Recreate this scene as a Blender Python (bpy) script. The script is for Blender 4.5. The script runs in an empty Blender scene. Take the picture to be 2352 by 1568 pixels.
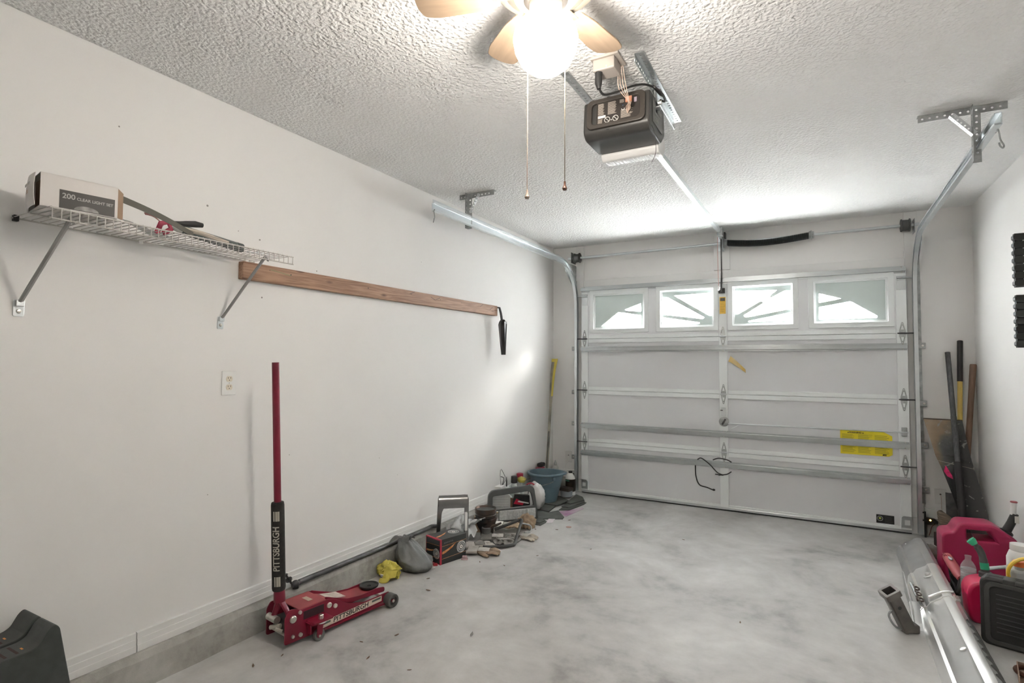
import bpy, bmesh, math, random
from mathutils import Vector, Matrix, Euler, noise
from math import sin, cos, pi, radians, atan2, sqrt
S = bpy.context.scene
C = S.collection
random.seed(7)

# ------------------------------------------------------------------ camera
cam_d = bpy.data.cameras.new('camera'); cam = bpy.data.objects.new('camera', cam_d); C.objects.link(cam)
cam_d.sensor_width = 36.0; cam_d.lens = 1253.47 / 2352 * 36
_y, _p, _r = 0.5038, 0.0405, -0.0057
cam.matrix_world = (Matrix.Translation((2.1001, -5.4276, 1.3377)) @ Matrix.Rotation(_y, 4, 'Z') @ Matrix.Rotation(_p, 4, 'X')
                    @ Matrix.Rotation(_r, 4, 'Y') @ Matrix.Rotation(pi / 2, 4, 'X'))
cam_d.clip_start = 0.02
S.camera = cam
# ------------------------------------------------------------------ world, sun, exposure
W = bpy.data.worlds.new('overcast_sky'); S.world = W; W.use_nodes = True
bg = W.node_tree.nodes['Background']; bg.inputs['Color'].default_value = (0.90, 0.96, 1.0, 1); bg.inputs['Strength'].default_value = 17.0
sun_d = bpy.data.lights.new('sun', 'SUN'); sun = bpy.data.objects.new('sun', sun_d); C.objects.link(sun)
sun_d.energy = 46.0; sun_d.angle = radians(13); sun_d.color = (1, 0.97, 0.92)
sun.rotation_euler = Vector((-1.0, -0.80, -0.58)).to_track_quat('-Z', 'Y').to_euler()
S.view_settings.view_transform = 'Standard'; S.view_settings.look = 'None'
S.view_settings.gamma = 1.0; S.view_settings.use_curve_mapping = False
S.view_settings.exposure = 1.28
LAMP_POWER = 47.0

# ------------------------------------------------------------------ materials
MATS = {}
def mat(name, col, rough=0.5, metal=0.0, var=(6.0, 0.06), bump=None, col2=None, spec=0.5, trans=0.0, coat=0.0, alpha=1.0, emit=None, stretch=None):
    if name in MATS: return MATS[name]
    m = bpy.data.materials.new(name); m.use_nodes = True; nt = m.node_tree; N = nt.nodes; L = nt.links
    b = N['Principled BSDF']
    tc = N.new('ShaderNodeTexCoord'); src = tc.outputs['Object']
    if stretch:
        mp = N.new('ShaderNodeMapping'); mp.inputs['Scale'].default_value = stretch; L.new(src, mp.inputs['Vector']); src = mp.outputs['Vector']
    nz = N.new('ShaderNodeTexNoise'); nz.inputs['Scale'].default_value = var[0]; nz.inputs['Detail'].default_value = 5.0
    L.new(src, nz.inputs['Vector'])
    rp = N.new('ShaderNodeValToRGB'); a = var[1]
    c1 = tuple(max(0, c * (1 - a)) for c in col); c2 = col2 if col2 else tuple(min(1, c * (1 + a)) for c in col)
    rp.color_ramp.elements[0].position = 0.32; rp.color_ramp.elements[0].color = (*c1, 1)
    rp.color_ramp.elements[1].position = 0.68; rp.color_ramp.elements[1].color = (*c2, 1)
    L.new(nz.outputs['Fac'], rp.inputs['Fac']); L.new(rp.outputs['Color'], b.inputs['Base Color'])
    b.inputs['Roughness'].default_value = rough; b.inputs['Metallic'].default_value = metal
    b.inputs['Specular IOR Level'].default_value = spec
    if trans: b.inputs['Transmission Weight'].default_value = trans
    if coat: b.inputs['Coat Weight'].default_value = coat
    if alpha < 1: b.inputs['Alpha'].default_value = alpha
    if emit: b.inputs['Emission Color'].default_value = (*emit[0], 1); b.inputs['Emission Strength'].default_value = emit[1]
    if bump:
        n2 = N.new('ShaderNodeTexNoise'); n2.inputs['Scale'].default_value = bump[0]; n2.inputs['Detail'].default_value = 4.0
        L.new(src, n2.inputs['Vector'])
        bp = N.new('ShaderNodeBump'); bp.inputs['Strength'].default_value = bump[1]; bp.inputs['Distance'].default_value = bump[2] if len(bump) > 2 else 0.01
        L.new(n2.outputs['Fac'], bp.inputs['Height']); L.new(bp.outputs['Normal'], b.inputs['Normal'])
    MATS[name] = m; return m

wall_m = mat('painted_drywall', (0.81, 0.80, 0.785), 0.75, var=(1.3, 0.02), bump=(180, 0.08, 0.002), spec=0.3)
trim_m = mat('white_painted_wood', (0.78, 0.775, 0.76), 0.55, var=(3, 0.03), bump=(60, 0.06, 0.003))
galv_m = mat('galvanized_steel', (0.66, 0.69, 0.70), 0.30, 0.9, var=(7, 0.05))
galvd_m = mat('dull_galvanized_steel', (0.40, 0.41, 0.41), 0.45, 0.75, var=(30, 0.2))
doorw_m = mat('white_door_steel', (0.84, 0.87, 0.87), 0.45, var=(2, 0.02), bump=(220, 0.05, 0.001))
doori_m = mat('pale_door_insulation', (0.735, 0.745, 0.76), 0.6, var=(1.6, 0.025), bump=(300, 0.06, 0.001))
blackp_m = mat('black_plastic', (0.022, 0.022, 0.022), 0.42, var=(12, 0.25))
darkp_m = mat('charcoal_plastic', (0.06, 0.062, 0.06), 0.5, var=(10, 0.2), bump=(200, 0.1, 0.001))
rubber_m = mat('black_rubber', (0.018, 0.018, 0.018), 0.75, var=(20, 0.3))
bolt_m = mat('zinc_bolt', (0.62, 0.60, 0.55), 0.3, 0.9, var=(40, 0.1))
darkst_m = mat('dark_steel', (0.10, 0.10, 0.10), 0.45, 0.7, var=(15, 0.35))
chrome_m = mat('chrome', (0.80, 0.80, 0.80), 0.13, 1.0, var=(5, 0.05))
whitep_m = mat('white_plastic', (0.80, 0.80, 0.78), 0.4, var=(6, 0.03))
ink_m = mat('black_ink', (0.02, 0.02, 0.02), 0.6, var=(30, 0.2))
whiteink_m = mat('white_ink', (0.72, 0.70, 0.66), 0.6, var=(30, 0.05))
red_m = mat('red_enamel', (0.185, 0.004, 0.022), 0.4, var=(5, 0.2), coat=0.2)
yellow_m = mat('yellow_label_vinyl', (0.86, 0.72, 0.03), 0.5, var=(4, 0.05))

# concrete floor: blotchy, slightly worn sheen
def concrete(name, c1, c2, c3, rough, sc, bumpd):
    m = bpy.data.materials.new(name); m.use_nodes = True; nt = m.node_tree; N = nt.nodes; L = nt.links; b = N['Principled BSDF']
    tc = N.new('ShaderNodeTexCoord')
    def nz(scale, det, rough_=0.6, dist=0.0):
        n = N.new('ShaderNodeTexNoise'); n.inputs['Scale'].default_value = scale; n.inputs['Detail'].default_value = det
        n.inputs['Roughness'].default_value = rough_; n.inputs['Distortion'].default_value = dist
        L.new(tc.outputs['Object'], n.inputs['Vector']); return n
    n1 = nz(sc, 6, 0.62, 0.5); n2 = nz(sc * 6, 5); n3 = nz(sc * 55, 3)
    r = N.new('ShaderNodeValToRGB'); e = r.color_ramp.elements
    e[0].position = 0.30; e[0].color = (*c1, 1); e[1].position = 0.66; e[1].color = (*c3, 1)
    k = e.new(0.47); k.color = (*c2, 1)
    mx = N.new('ShaderNodeMath'); mx.operation = 'MULTIPLY_ADD'; mx.inputs[1].default_value = 0.28; L.new(n2.outputs['Fac'], mx.inputs[0])
    sb = N.new('ShaderNodeMath'); sb.operation = 'MULTIPLY_ADD'; sb.inputs[1].default_value = 0.85; sb.inputs[2].default_value = -0.06
    L.new(n1.outputs['Fac'], sb.inputs[0]); L.new(sb.outputs[0], mx.inputs[2])
    L.new(mx.outputs[0], r.inputs['Fac']); L.new(r.outputs['Color'], b.inputs['Base Color'])
    rr = N.new('ShaderNodeMapRange'); rr.inputs['To Min'].default_value = rough - 0.12; rr.inputs['To Max'].default_value = rough + 0.15
    L.new(n2.outputs['Fac'], rr.inputs['Value']); L.new(rr.outputs['Result'], b.inputs['Roughness'])
    bp = N.new('ShaderNodeBump'); bp.inputs['Strength'].default_value = 0.25; bp.inputs['Distance'].default_value = bumpd
    ad = N.new('ShaderNodeMath'); ad.operation = 'ADD'; L.new(n2.outputs['Fac'], ad.inputs[0]); L.new(n3.outputs['Fac'], ad.inputs[1])
    L.new(ad.outputs[0], bp.inputs['Height']); L.new(bp.outputs['Normal'], b.inputs['Normal'])
    b.inputs['Specular IOR Level'].default_value = 0.4
    return m
floor_m = concrete('worn_concrete_floor', (0.20, 0.195, 0.187), (0.42, 0.412, 0.40), (0.56, 0.552, 0.54), 0.5, 1.5, 0.003)
curb_m = concrete('rough_concrete_curb', (0.22, 0.21, 0.19), (0.36, 0.35, 0.32), (0.46, 0.45, 0.42), 0.8, 5.0, 0.02)
drive_m = concrete('pale_concrete_drive', (0.76, 0.76, 0.74), (0.83, 0.82, 0.80), (0.88, 0.87, 0.85), 0.8, 0.8, 0.003)

def stucco():
    m = bpy.data.materials.new('textured_ceiling_paint'); m.use_nodes = True; nt = m.node_tree; N = nt.nodes; L = nt.links; b = N['Principled BSDF']
    tc = N.new('ShaderNodeTexCoord')
    n1 = N.new('ShaderNodeTexNoise'); n1.inputs['Scale'].default_value = 66; n1.inputs['Detail'].default_value = 1.5; n1.inputs['Roughness'].default_value = 0.5
    n2 = N.new('ShaderNodeTexVoronoi'); n2.inputs['Scale'].default_value = 58
    L.new(tc.outputs['Object'], n1.inputs['Vector']); L.new(tc.outputs['Object'], n2.inputs['Vector'])
    r = N.new('ShaderNodeValToRGB'); r.color_ramp.elements[0].position = 0.36; r.color_ramp.elements[1].position = 0.66
    L.new(n1.outputs['Fac'], r.inputs['Fac'])
    ad = N.new('ShaderNodeMath'); ad.operation = 'MULTIPLY_ADD'; ad.inputs[1].default_value = -0.12
    L.new(n2.outputs['Distance'], ad.inputs[0]); L.new(r.outputs['Color'], ad.inputs[2])
    bp = N.new('ShaderNodeBump'); bp.inputs['Strength'].default_value = 0.6; bp.inputs['Distance'].default_value = 0.007
    L.new(ad.outputs[0], bp.inputs['Height']); L.new(bp.outputs['Normal'], b.inputs['Normal'])
    b.inputs['Base Color'].default_value = (0.89, 0.89, 0.88, 1); b.inputs['Roughness'].default_value = 0.85
    b.inputs['Specular IOR Level'].default_value = 0.25
    return m
ceil_m = stucco()

# ------------------------------------------------------------------ mesh helpers
class MB:
    def __init__(s): s.v = []; s.f = []
    def add(s, vs, fs, M=None):
        o = len(s.v); vs = [Vector(v) for v in vs]
        if M is not None: vs = [M @ v for v in vs]
        s.v += vs; s.f += [tuple(i + o for i in f) for f in fs]; return s
    def box(s, x0, y0, z0, x1, y1, z1, M=None):
        vs = [(x, y, z) for z in (z0, z1) for y in (y0, y1) for x in (x0, x1)]
        return s.add(vs, [(0, 2, 3, 1), (4, 5, 7, 6), (0, 1, 5, 4), (2, 6, 7, 3), (0, 4, 6, 2), (1, 3, 7, 5)], M)
    def cbox(s, c, d, M=None):
        return s.box(c[0] - d[0] / 2, c[1] - d[1] / 2, c[2] - d[2] / 2, c[0] + d[0] / 2, c[1] + d[1] / 2, c[2] + d[2] / 2, M)
    def tube(s, pts, r, n=8, closed=False, M=None, flat=1.0, caps=True, up=None):
        pts = [Vector(p) for p in pts]; k = len(pts); rs = r if isinstance(r, (list, tuple)) else [r] * k
        T = []
        for i in range(k):
            a = pts[(i - 1) % k] if (closed or i > 0) else pts[i]; b = pts[(i + 1) % k] if (closed or i < k - 1) else pts[i]
            T.append((b - a).normalized())
        u = Vector(up) if up else (Vector((0, 0, 1)) if abs(T[0].z) < 0.9 else Vector((1, 0, 0)))
        u = (u - T[0] * u.dot(T[0])).normalized(); vs = []
        for i in range(k):
            u = (u - T[i] * u.dot(T[i])); u = u.normalized() if u.length > 1e-6 else T[i].orthogonal().normalized()
            w = T[i].cross(u)
            for j in range(n):
                a = 2 * pi * j / n; vs.append(pts[i] + (u * cos(a) * flat + w * sin(a)) * rs[i])
        fs = []
        for i in range(k if closed else k - 1):
            for j in range(n):
                a = i * n + j; b = i * n + (j + 1) % n; c = ((i + 1) % k) * n + (j + 1) % n; d = ((i + 1) % k) * n + j
                fs.append((a, b, c, d))
        if caps and not closed: fs += [tuple(range(n))[::-1], tuple((k - 1) * n + j for j in range(n))]
        return s.add(vs, fs, M)
    def cyl(s, p0, p1, r, n=14, r2=None, M=None): return s.tube([p0, p1], [r, r if r2 is None else r2], n, M=M)
    def lathe(s, prof, n=24, M=None, a0=0.0, a1=2 * pi):
        full = abs(a1 - a0 - 2 * pi) < 1e-6; m = n if full else n + 1; vs = []; fs = []
        for (r, z) in prof:
            for j in range(m):
                a = a0 + (a1 - a0) * j / n; vs.append((r * cos(a), r * sin(a), z))
        for i in range(len(prof) - 1):
            for j in range(n):
                b = (j + 1) % m; fs.append((i * m + j, i * m + b, (i + 1) * m + b, (i + 1) * m + j))
        if full:
            if prof[0][0] > 1e-5: fs.append(tuple(range(m))[::-1])
            if prof[-1][0] > 1e-5: fs.append(tuple((len(prof) - 1) * m + j for j in range(m)))
        return s.add(vs, fs, M)
    def prism(s, poly, h0, h1, ax='z', M=None):
        k = len(poly)
        f = {'z': lambda p, h: (p[0], p[1], h), 'y': lambda p, h: (p[0], h, p[1]), 'x': lambda p, h: (h, p[0], p[1])}[ax]
        vs = [f(p, h0) for p in poly] + [f(p, h1) for p in poly]
        fs = [tuple(range(k)), tuple(range(2 * k - 1, k - 1, -1))] + [(i + k, (i + 1) % k + k, (i + 1) % k, i) for i in range(k)]
        return s.add(vs, fs, M)
    def ell(s, c, r, nu=16, nv=10, amp=0.0, freq=3.0, seed=0, M=None, floor=None, sq=1.0):
        vs = []; fs = []
        for i in range(nv + 1):
            t = pi * i / nv
            for j in range(nu):
                a = 2 * pi * j / nu; d = Vector((sin(t) * cos(a), sin(t) * sin(a), cos(t)))
                if sq != 1.0: d = Vector([math.copysign(abs(q) ** sq, q) for q in d])
                k = 1 + (amp * noise.noise(d * freq + Vector((seed, seed * 2.3, 0))) + amp * 0.5 * noise.noise(d * freq * 2.3 + Vector((seed * 5, 1, seed))) if amp else 0)
                p = Vector((c[0] + r[0] * d.x * k, c[1] + r[1] * d.y * k, c[2] + r[2] * d.z * k))
                if floor is not None and p.z < floor: p.z = floor
                vs.append(p)
        for i in range(nv):
            for j in range(nu):
                b = (j + 1) % nu; fs.append((i * nu + j, (i + 1) * nu + j, (i + 1) * nu + b, i * nu + b))
        return s.add(vs, fs, M)
    def sheet(s, fn, nu, nv, th=0.002, M=None):
        """fn(u,v) -> point; closed sheet of thickness th"""
        P = [[Vector(fn(i / nu, j / nv)) for j in range(nv + 1)] for i in range(nu + 1)]; vs = []; m = nv + 1
        Nn = []
        for i in range(nu + 1):
            for j in range(nv + 1):
                a = P[min(i + 1, nu)][j] - P[max(i - 1, 0)][j]; b = P[i][min(j + 1, nv)] - P[i][max(j - 1, 0)]
                q = a.cross(b); Nn.append(q.normalized() if q.length > 1e-12 else Vector((0, 0, 1)))
        base = [P[i][j] for i in range(nu + 1) for j in range(nv + 1)]
        vs = [p + q * th / 2 for p, q in zip(base, Nn)] + [p - q * th / 2 for p, q in zip(base, Nn)]; o = len(base); fs = []
        for i in range(nu):
            for j in range(nv):
                a, b, c, d = i * m + j, (i + 1) * m + j, (i + 1) * m + j + 1, i * m + j + 1
                fs += [(a, b, c, d), (o + a, o + d, o + c, o + b)]
        rim = [i * m for i in range(nu + 1)] + [nu * m + j for j in range(1, m)] + [i * m + nv for i in range(nu - 1, -1, -1)] + [j for j in range(nv - 1, 0, -1)]
        k = len(rim)
        for q in range(k):
            a, b = rim[q], rim[(q + 1) % k]; fs.append((b, a, o + a, o + b))
        return s.add(vs, fs, M)
    def build(s, name, m, parent=None, smooth=False, bevel=0.0, seg=2, sub=0, loc=None, rot=None, ang=40):
        me = bpy.data.meshes.new(name); me.from_pydata([tuple(v) for v in s.v], [], s.f); me.update()
        bm = bmesh.new(); bm.from_mesh(me); bmesh.ops.remove_doubles(bm, verts=bm.verts, dist=1e-6)
        bmesh.ops.recalc_face_normals(bm, faces=bm.faces); bm.to_mesh(me); bm.free()
        return mobj(name, me, m, parent, smooth, bevel, seg, sub, loc, rot, ang)
def mobj(name, me, m, parent=None, smooth=False, bevel=0.0, seg=2, sub=0, loc=None, rot=None, ang=40):
    o = bpy.data.objects.new(name, me); C.objects.link(o)
    if m is not None:
        me.materials.clear(); me.materials.append(m)
    if smooth and len(me.polygons):
        me.polygons.foreach_set('use_smooth', [True] * len(me.polygons)); me.set_sharp_from_angle(angle=radians(ang))
    if bevel:
        b = o.modifiers.new('bevel', 'BEVEL'); b.width = bevel; b.segments = seg; b.limit_method = 'ANGLE'; b.angle_limit = radians(35)
        b.harden_normals = False
    if sub:
        q = o.modifiers.new('sub', 'SUBSURF'); q.levels = sub; q.render_levels = sub
    if parent is not None: o.parent = parent
    if loc is not None: o.location = loc
    if rot is not None: o.rotation_euler = rot
    return o
def plate(outer, holes, th, bev=0.0):
    """flat plate in XY with holes, thickness along Z -> mesh"""
    cu = bpy.data.curves.new('plate', 'CURVE'); cu.dimensions = '2D'; cu.fill_mode = 'BOTH'; cu.extrude = th / 2
    if bev: cu.bevel_depth = bev
    for poly in [outer] + list(holes):
        sp = cu.splines.new('POLY'); sp.points.add(len(poly) - 1); sp.use_cyclic_u = True
        for q, p in zip(sp.points, poly): q.co = (p[0], p[1], 0, 1)
    o = bpy.data.objects.new('plate', cu); me = bpy.data.meshes.new_from_object(o)
    bpy.data.objects.remove(o); bpy.data.curves.remove(cu); return me
def text_mesh(txt, size, th=0.0006, bold=0.0, align='CENTER', sx=1.0, shear=0.0):
    cu = bpy.data.curves.new('t', 'FONT'); cu.body = txt; cu.size = size; cu.extrude = th; cu.offset = bold; cu.align_x = align; cu.align_y = 'CENTER'; cu.shear = shear
    o = bpy.data.objects.new('t', cu); me = bpy.data.meshes.new_from_object(o)
    bpy.data.objects.remove(o); bpy.data.curves.remove(cu)
    if sx != 1.0: me.transform(Matrix.Diagonal((sx, 1, 1, 1)))
    return me
def basis(o, x, y):
    """matrix with origin o, local X along x, local Y along y, Z = x cross y"""
    x = Vector(x).normalized(); y = Vector(y); y = (y - x * y.dot(x)).normalized(); z = x.cross(y)
    M = Matrix((x, y, z)).transposed().to_4x4(); M.translation = Vector(o); return M
def letter(name, txt, size, m, parent, o, x, y, **k):
    me = text_mesh(txt, size, **k); me.transform(basis(o, x, y)); return mobj(name, me, m, parent)
def circ(cx, cy, r, n=12, a0=0.0): return [(cx + r * cos(a0 + 2 * pi * i / n), cy + r * sin(a0 + 2 * pi * i / n)) for i in range(n)]
def rrect(x0, y0, x1, y1, r, n=4):
    out = []
    for cx, cy, a in ((x1 - r, y1 - r, 0), (x0 + r, y1 - r, pi / 2), (x0 + r, y0 + r, pi), (x1 - r, y0 + r, 1.5 * pi)):
        out += [(cx + r * cos(a + pi / 2 * i / n), cy + r * sin(a + pi / 2 * i / n)) for i in range(n + 1)]
    return out
def roundpoly(poly, r, n=3):
    out = []; k = len(poly)
    for i in range(k):
        p0, p, p1 = Vector(poly[i - 1]), Vector(poly[i]), Vector(poly[(i + 1) % k])
        a = (p0 - p); b = (p1 - p); d = min(r, a.length * 0.45, b.length * 0.45); A = p + a.normalized() * d; B = p + b.normalized() * d
        for q in range(n + 1):
            t = q / n; out.append(tuple((1 - t) ** 2 * A + 2 * t * (1 - t) * p + t * t * B))
    return out
def spline(pts, n=8):
    pts = [Vector(p) for p in pts]; out = []; k = len(pts)
    for i in range(k - 1):
        p0, p1, p2, p3 = pts[max(i - 1, 0)], pts[i], pts[i + 1], pts[min(i + 2, k - 1)]
        for q in range(n):
            t = q / n
            out.append(0.5 * ((2 * p1) + (p2 - p0) * t + (2 * p0 - 5 * p1 + 4 * p2 - p3) * t * t + (3 * p1 - p0 - 3 * p2 + p3) * t ** 3))
    return out + [pts[-1]]
def tag(o, label=None, cat=None, group=None, kind=None):
    if label: o['label'] = label
    if cat: o['category'] = cat
    if group: o['group'] = group
    if kind: o['kind'] = kind
    return o
def thing(name, label, cat, loc=(0, 0, 0), rz=0.0, group=None, rot=None):
    o = bpy.data.objects.new(name, None); C.objects.link(o); o.location = loc; o.empty_display_size = 0.05
    o.rotation_euler = rot if rot else (0, 0, rz)
    return tag(o, label, cat, group)
def struct(o, label=None): return tag(o, label, kind='structure')
def one(o, label, cat, group=None): return tag(o, label, cat, group)
def copy_child(src, parent, loc=None, rot=None):
    c = src.copy(); C.objects.link(c); c.parent = parent
    if loc is not None: c.location = loc
    if rot is not None: c.rotation_euler = rot
    return c

# ------------------------------------------------------------------ the room
XL, XR, H, YB = -0.379, 3.203, 2.595, -6.6
struct(MB().box(XL - 0.2, YB - 0.2, -0.12, XR + 0.2, 0.16, 0.0).build('floor', floor_m), 'worn grey concrete garage floor')
struct(MB().box(XL - 0.2, YB - 0.2, H, XR + 0.2, 0.16, H + 0.12).build('ceiling', ceil_m), 'white ceiling with a rough spattered texture')
wl = struct(MB().box(XL - 0.15, YB, 0, XL, 0.15, H).build('wall_left', wall_m), 'long white wall with the shelf and the wood board')
struct(MB().box(XR, YB, 0, XR + 0.15, 0.15, H).build('wall_right', wall_m), 'white wall with black slotted racks')
struct(MB().box(XL - 0.15, YB - 0.15, 0, XR + 0.15, YB, H).build('wall_back', wall_m))
wf = MB().box(XL, 0, 0, 0.0, 0.15, H).box(2.74, 0, 0, XR, 0.15, H).box(0.0, 0, 2.10, 2.74, 0.15, H)
struct(wf.build('wall_front', wall_m), 'white front wall around the overhead garage door')
# nail holes and scuffs on the left wall
for (y, z, r) in ((-4.28, 2.30, .006), (-3.90, 2.07, .009), (-3.74, 1.985, .004), (-3.62, 1.965, .008), (-3.60, 1.67, .008), (-3.25, 1.86, .006), (-2.83, 1.78, .004),
                  (-3.41, 0.84, .004), (-2.71, 0.72, .004), (-2.53, 0.58, .003), (-3.86, 0.72, .004), (-2.3, 2.07, .004)):
    MB().cyl((XL - .001, y, z), (XL + .0012, y, z), r * .55, 7).build('nail_hole', mat('hole_filler', (0.30, 0.28, 0.26), 0.9), wl)
# pads and boards fixed to the front wall
tw = [('trim_1', (-0.107, -0.019, 0.135, -0.018, 0.0, H - .005), 'white upright jamb board beside the blue bucket'),
      ('trim_2', (2.765, -0.019, 0.135, 2.855, 0.0, H - .005), 'white upright jamb board beside the leaning tools'),
      ('trim_3', (1.293, -0.022, 2.228, 1.436, 0.0, 2.562), 'white wooden pad behind the spring bracket'),
      ('trim_4', (-0.018, -0.016, 2.10, 2.765, 0.0, 2.222), 'white wooden header board above the garage door')]
for n, b, l in tw: struct(MB().box(*b).build(n, trim_m, bevel=.002), l)
# curb and baseboards
def rough_strip(name, fn, nu, m, label, parent=None):
    return struct(fn.build(name, m, parent), label)
cb = MB(); n = 160
prof = lambda y, i: [(XL, 0.0), (-0.318 + .006 * noise.noise(Vector((y * 7, 1, 0))), 0.0), (-0.330 + .006 * noise.noise(Vector((y * 9, 4, 0))), 0.112 + .006 * noise.noise(Vector((y * 11, 9, 0)))),
                     (-0.348 + .004 * noise.noise(Vector((y * 13, 2, 5))), 0.134), (XL, 0.1365)]
vs = []; fs = []
for i in range(n + 1):
    y = YB + (0 - YB) * i / n; vs += [(p[0], y, p[1]) for p in prof(y, i)]
for i in range(n):
    for j in range(4): fs.append((i * 5 + j, i * 5 + j + 1, (i + 1) * 5 + j + 1, (i + 1) * 5 + j))
fs += [(4, 3, 2, 1, 0), tuple(n * 5 + j for j in range(5))]
struct(MB().add(vs, fs).build('trim_5', curb_m), 'rough concrete curb along the foot of the left wall')
for nm, x0, x1 in (('trim_6', XL, -0.107), ('trim_7', 2.855, XR)):
    struct(MB().box(x0, -0.045, 0, x1, 0.0, 0.135).build(nm, curb_m, bevel=.004), 'grey concrete curb at the foot of the front wall')
struct(MB().box(3.155, YB, 0, XR, -0.05, 0.135).build('trim_8', curb_m, bevel=.004), 'concrete curb at the foot of the right wall')
bl = bpy.data.objects.new('baseboard_left', None); C.objects.link(bl); struct(bl, 'white baseboard of long boards resting on the curb')
def baseb(y0, y1):
    m = MB().prism([(XL, .137), (XL + .014, .137), (XL + .014, .163), (XL + .012, .165), (XL + .012, .188), (XL + .010, .190), (XL + .010, .214), (XL, .2165)], y0, y1, 'y')
    return m.build('board', trim_m, bl)
baseb(YB, -4.155); baseb(-4.151, -0.06)
for nm, x0, x1 in (('baseboard_front', XL + .014, -0.109), ('baseboard_front_2', 2.857, XR - .014)):
    struct(MB().box(x0, -0.013, .137, x1, 0.0, .216).build(nm, trim_m, bevel=.002))
struct(MB().box(XR - .013, YB, .137, XR, -0.014, .216).build('baseboard_right', trim_m, bevel=.002))
struct(MB().box(-14, 0.16, -0.10, 18, 24, -0.03).build('driveway', drive_m), 'pale concrete drive outside the garage')

# ------------------------------------------------------------------ overhead door
DX0, DX1, DC, SEC = -0.03, 2.77, 1.372, 0.5334
door = bpy.data.objects.new('door_1', None); C.objects.link(door); door.location = (0, 0, 0)
struct(door, 'white sectional overhead garage door with sunburst windows')
WIN = [(0.095, 0.645), (0.785, 1.300), (1.448, 1.963), (2.105, 2.655)]; WZ0, WZ1 = 1.690, 2.070
hinge_m = mat('grey_hinge_steel', (.42, .44, .44), .4, .8, var=(30, .2))
secs = []
for k in range(4):
    z0, z1 = k * SEC + (0.035 if k == 0 else 0.0015), (k + 1) * SEC - 0.0015
    m = MB()
    if k < 3:
        m.box(DX0, -0.036, z0, DX1, -0.001, z1)
    else:
        xs = [DX0] + [v for w in WIN for v in w] + [DX1]
        m.box(DX0, -0.045, z0, DX1, -0.001, WZ0).box(DX0, -0.045, WZ1, DX1, -0.001, z1)
        for q in range(0, 10, 2): m.box(xs[q], -0.045, WZ0, xs[q + 1], -0.001, WZ1)
    s = m.build('door_section', doori_m if k < 3 else mat('white_window_section', (0.82, 0.835, 0.85), 0.5, var=(2, .02)), door); secs.append(s)
    if k: MB().box(DX0, -0.016, z0 - .012, DX1, -0.006, z0 + .001).build('joint_light_stop', doorw_m, s)  # strip added inside each joint to keep daylight from leaking through
    # rails and stiles
    MB().box(DX0 + .075, -0.047, z1 - 0.040, DC - .037, -0.034, z1).build('rail', doorw_m, s, bevel=.002)
    MB().box(DC + .037, -0.047, z1 - 0.040, DX1 - .075, -0.034, z1).build('rail', doorw_m, s, bevel=.002)
    zb = 0.020 if k == 0 else 0.036
    MB().box(DX0 + .075, -0.047, z0, DC - .037, -0.034, z0 + zb).build('rail', doorw_m, s, bevel=.002)
    MB().box(DC + .037, -0.047, z0, DX1 - .075, -0.034, z0 + zb).build('rail', doorw_m, s, bevel=.002)
    for a, b in ((DX0, DX0 + .073), (DC - .036, DC + .036), (DX1 - .073, DX1)):
        MB().box(a, -0.051, z0, b, -0.030, z1).build('stile', doorw_m, s, bevel=.002)
    if k == 0:
        MB().box(DX0, -0.05, 0.012, DX1, -0.004, 0.036).build('bottom_retainer', galv_m, s, bevel=.003)
        MB().tube([(DX0, -0.026, 0.010), (DX1, -0.026, 0.010)], 0.0105, 8).build('bottom_seal', rubber_m, s, smooth=True)
# windows of the top section
pane_m = bpy.data.materials.new('frosted_window_glass'); pane_m.use_nodes = True
_n = pane_m.node_tree.nodes; _l = pane_m.node_tree.links; _n.remove(_n['Principled BSDF'])
_t = _n.new('ShaderNodeBsdfTransparent'); _g = _n.new('ShaderNodeBsdfTranslucent'); _g.inputs['Color'].default_value = (.94, .945, .95, 1)
_x = _n.new('ShaderNodeMixShader'); _nz = _n.new('ShaderNodeTexNoise'); _nz.inputs['Scale'].default_value = 40
_mr = _n.new('ShaderNodeMapRange'); _mr.inputs['To Min'].default_value = 0.775; _mr.inputs['To Max'].default_value = 0.805
_l.new(_nz.outputs['Fac'], _mr.inputs['Value']); _l.new(_mr.outputs['Result'], _x.inputs['Fac'])
_l.new(_t.outputs[0], _x.inputs[1]); _l.new(_g.outputs[0], _x.inputs[2]); _l.new(_x.outputs[0], _n['Material Output'].inputs['Surface'])
grille_m = mat('pale_green_grille_plastic', (0.62, 0.70, 0.68), 0.5, var=(3, .03))
CUT = [[[(0.424, 1.893), (0.600, 1.955), (0.602, 1.863), (0.443, 1.880)], [(0.172, 1.727), (0.363, 1.873), (0.602, 1.832), (0.602, 1.720)]],
       [[(0.912, 2.012), (1.275, 2.021), (1.275, 1.800), (1.250, 1.797)], [(0.801, 1.995), (0.858, 2.001), (1.211, 1.787), (1.19, 1.769), (0.801, 1.828)],
        [(0.801, 1.806), (1.166, 1.742), (1.158, 1.724), (0.801, 1.723)]],
       [[(1.476, 2.023), (1.836, 2.012), (1.777, 1.966), (1.773, 1.944), (1.894, 2.006), (1.951, 2.000), (1.950, 1.836), (1.563, 1.769), (1.543, 1.792),
         (1.717, 1.902), (1.694, 1.915), (1.502, 1.801), (1.476, 1.806)], [(1.584, 1.742), (1.952, 1.811), (1.952, 1.728), (1.588, 1.726)]],
       [[(2.150, 1.965), (2.332, 1.906), (2.150, 1.874)], [(2.150, 1.844), (2.388, 1.883), (2.578, 1.750), (2.572, 1.731), (2.150, 1.731)]]]
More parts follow.
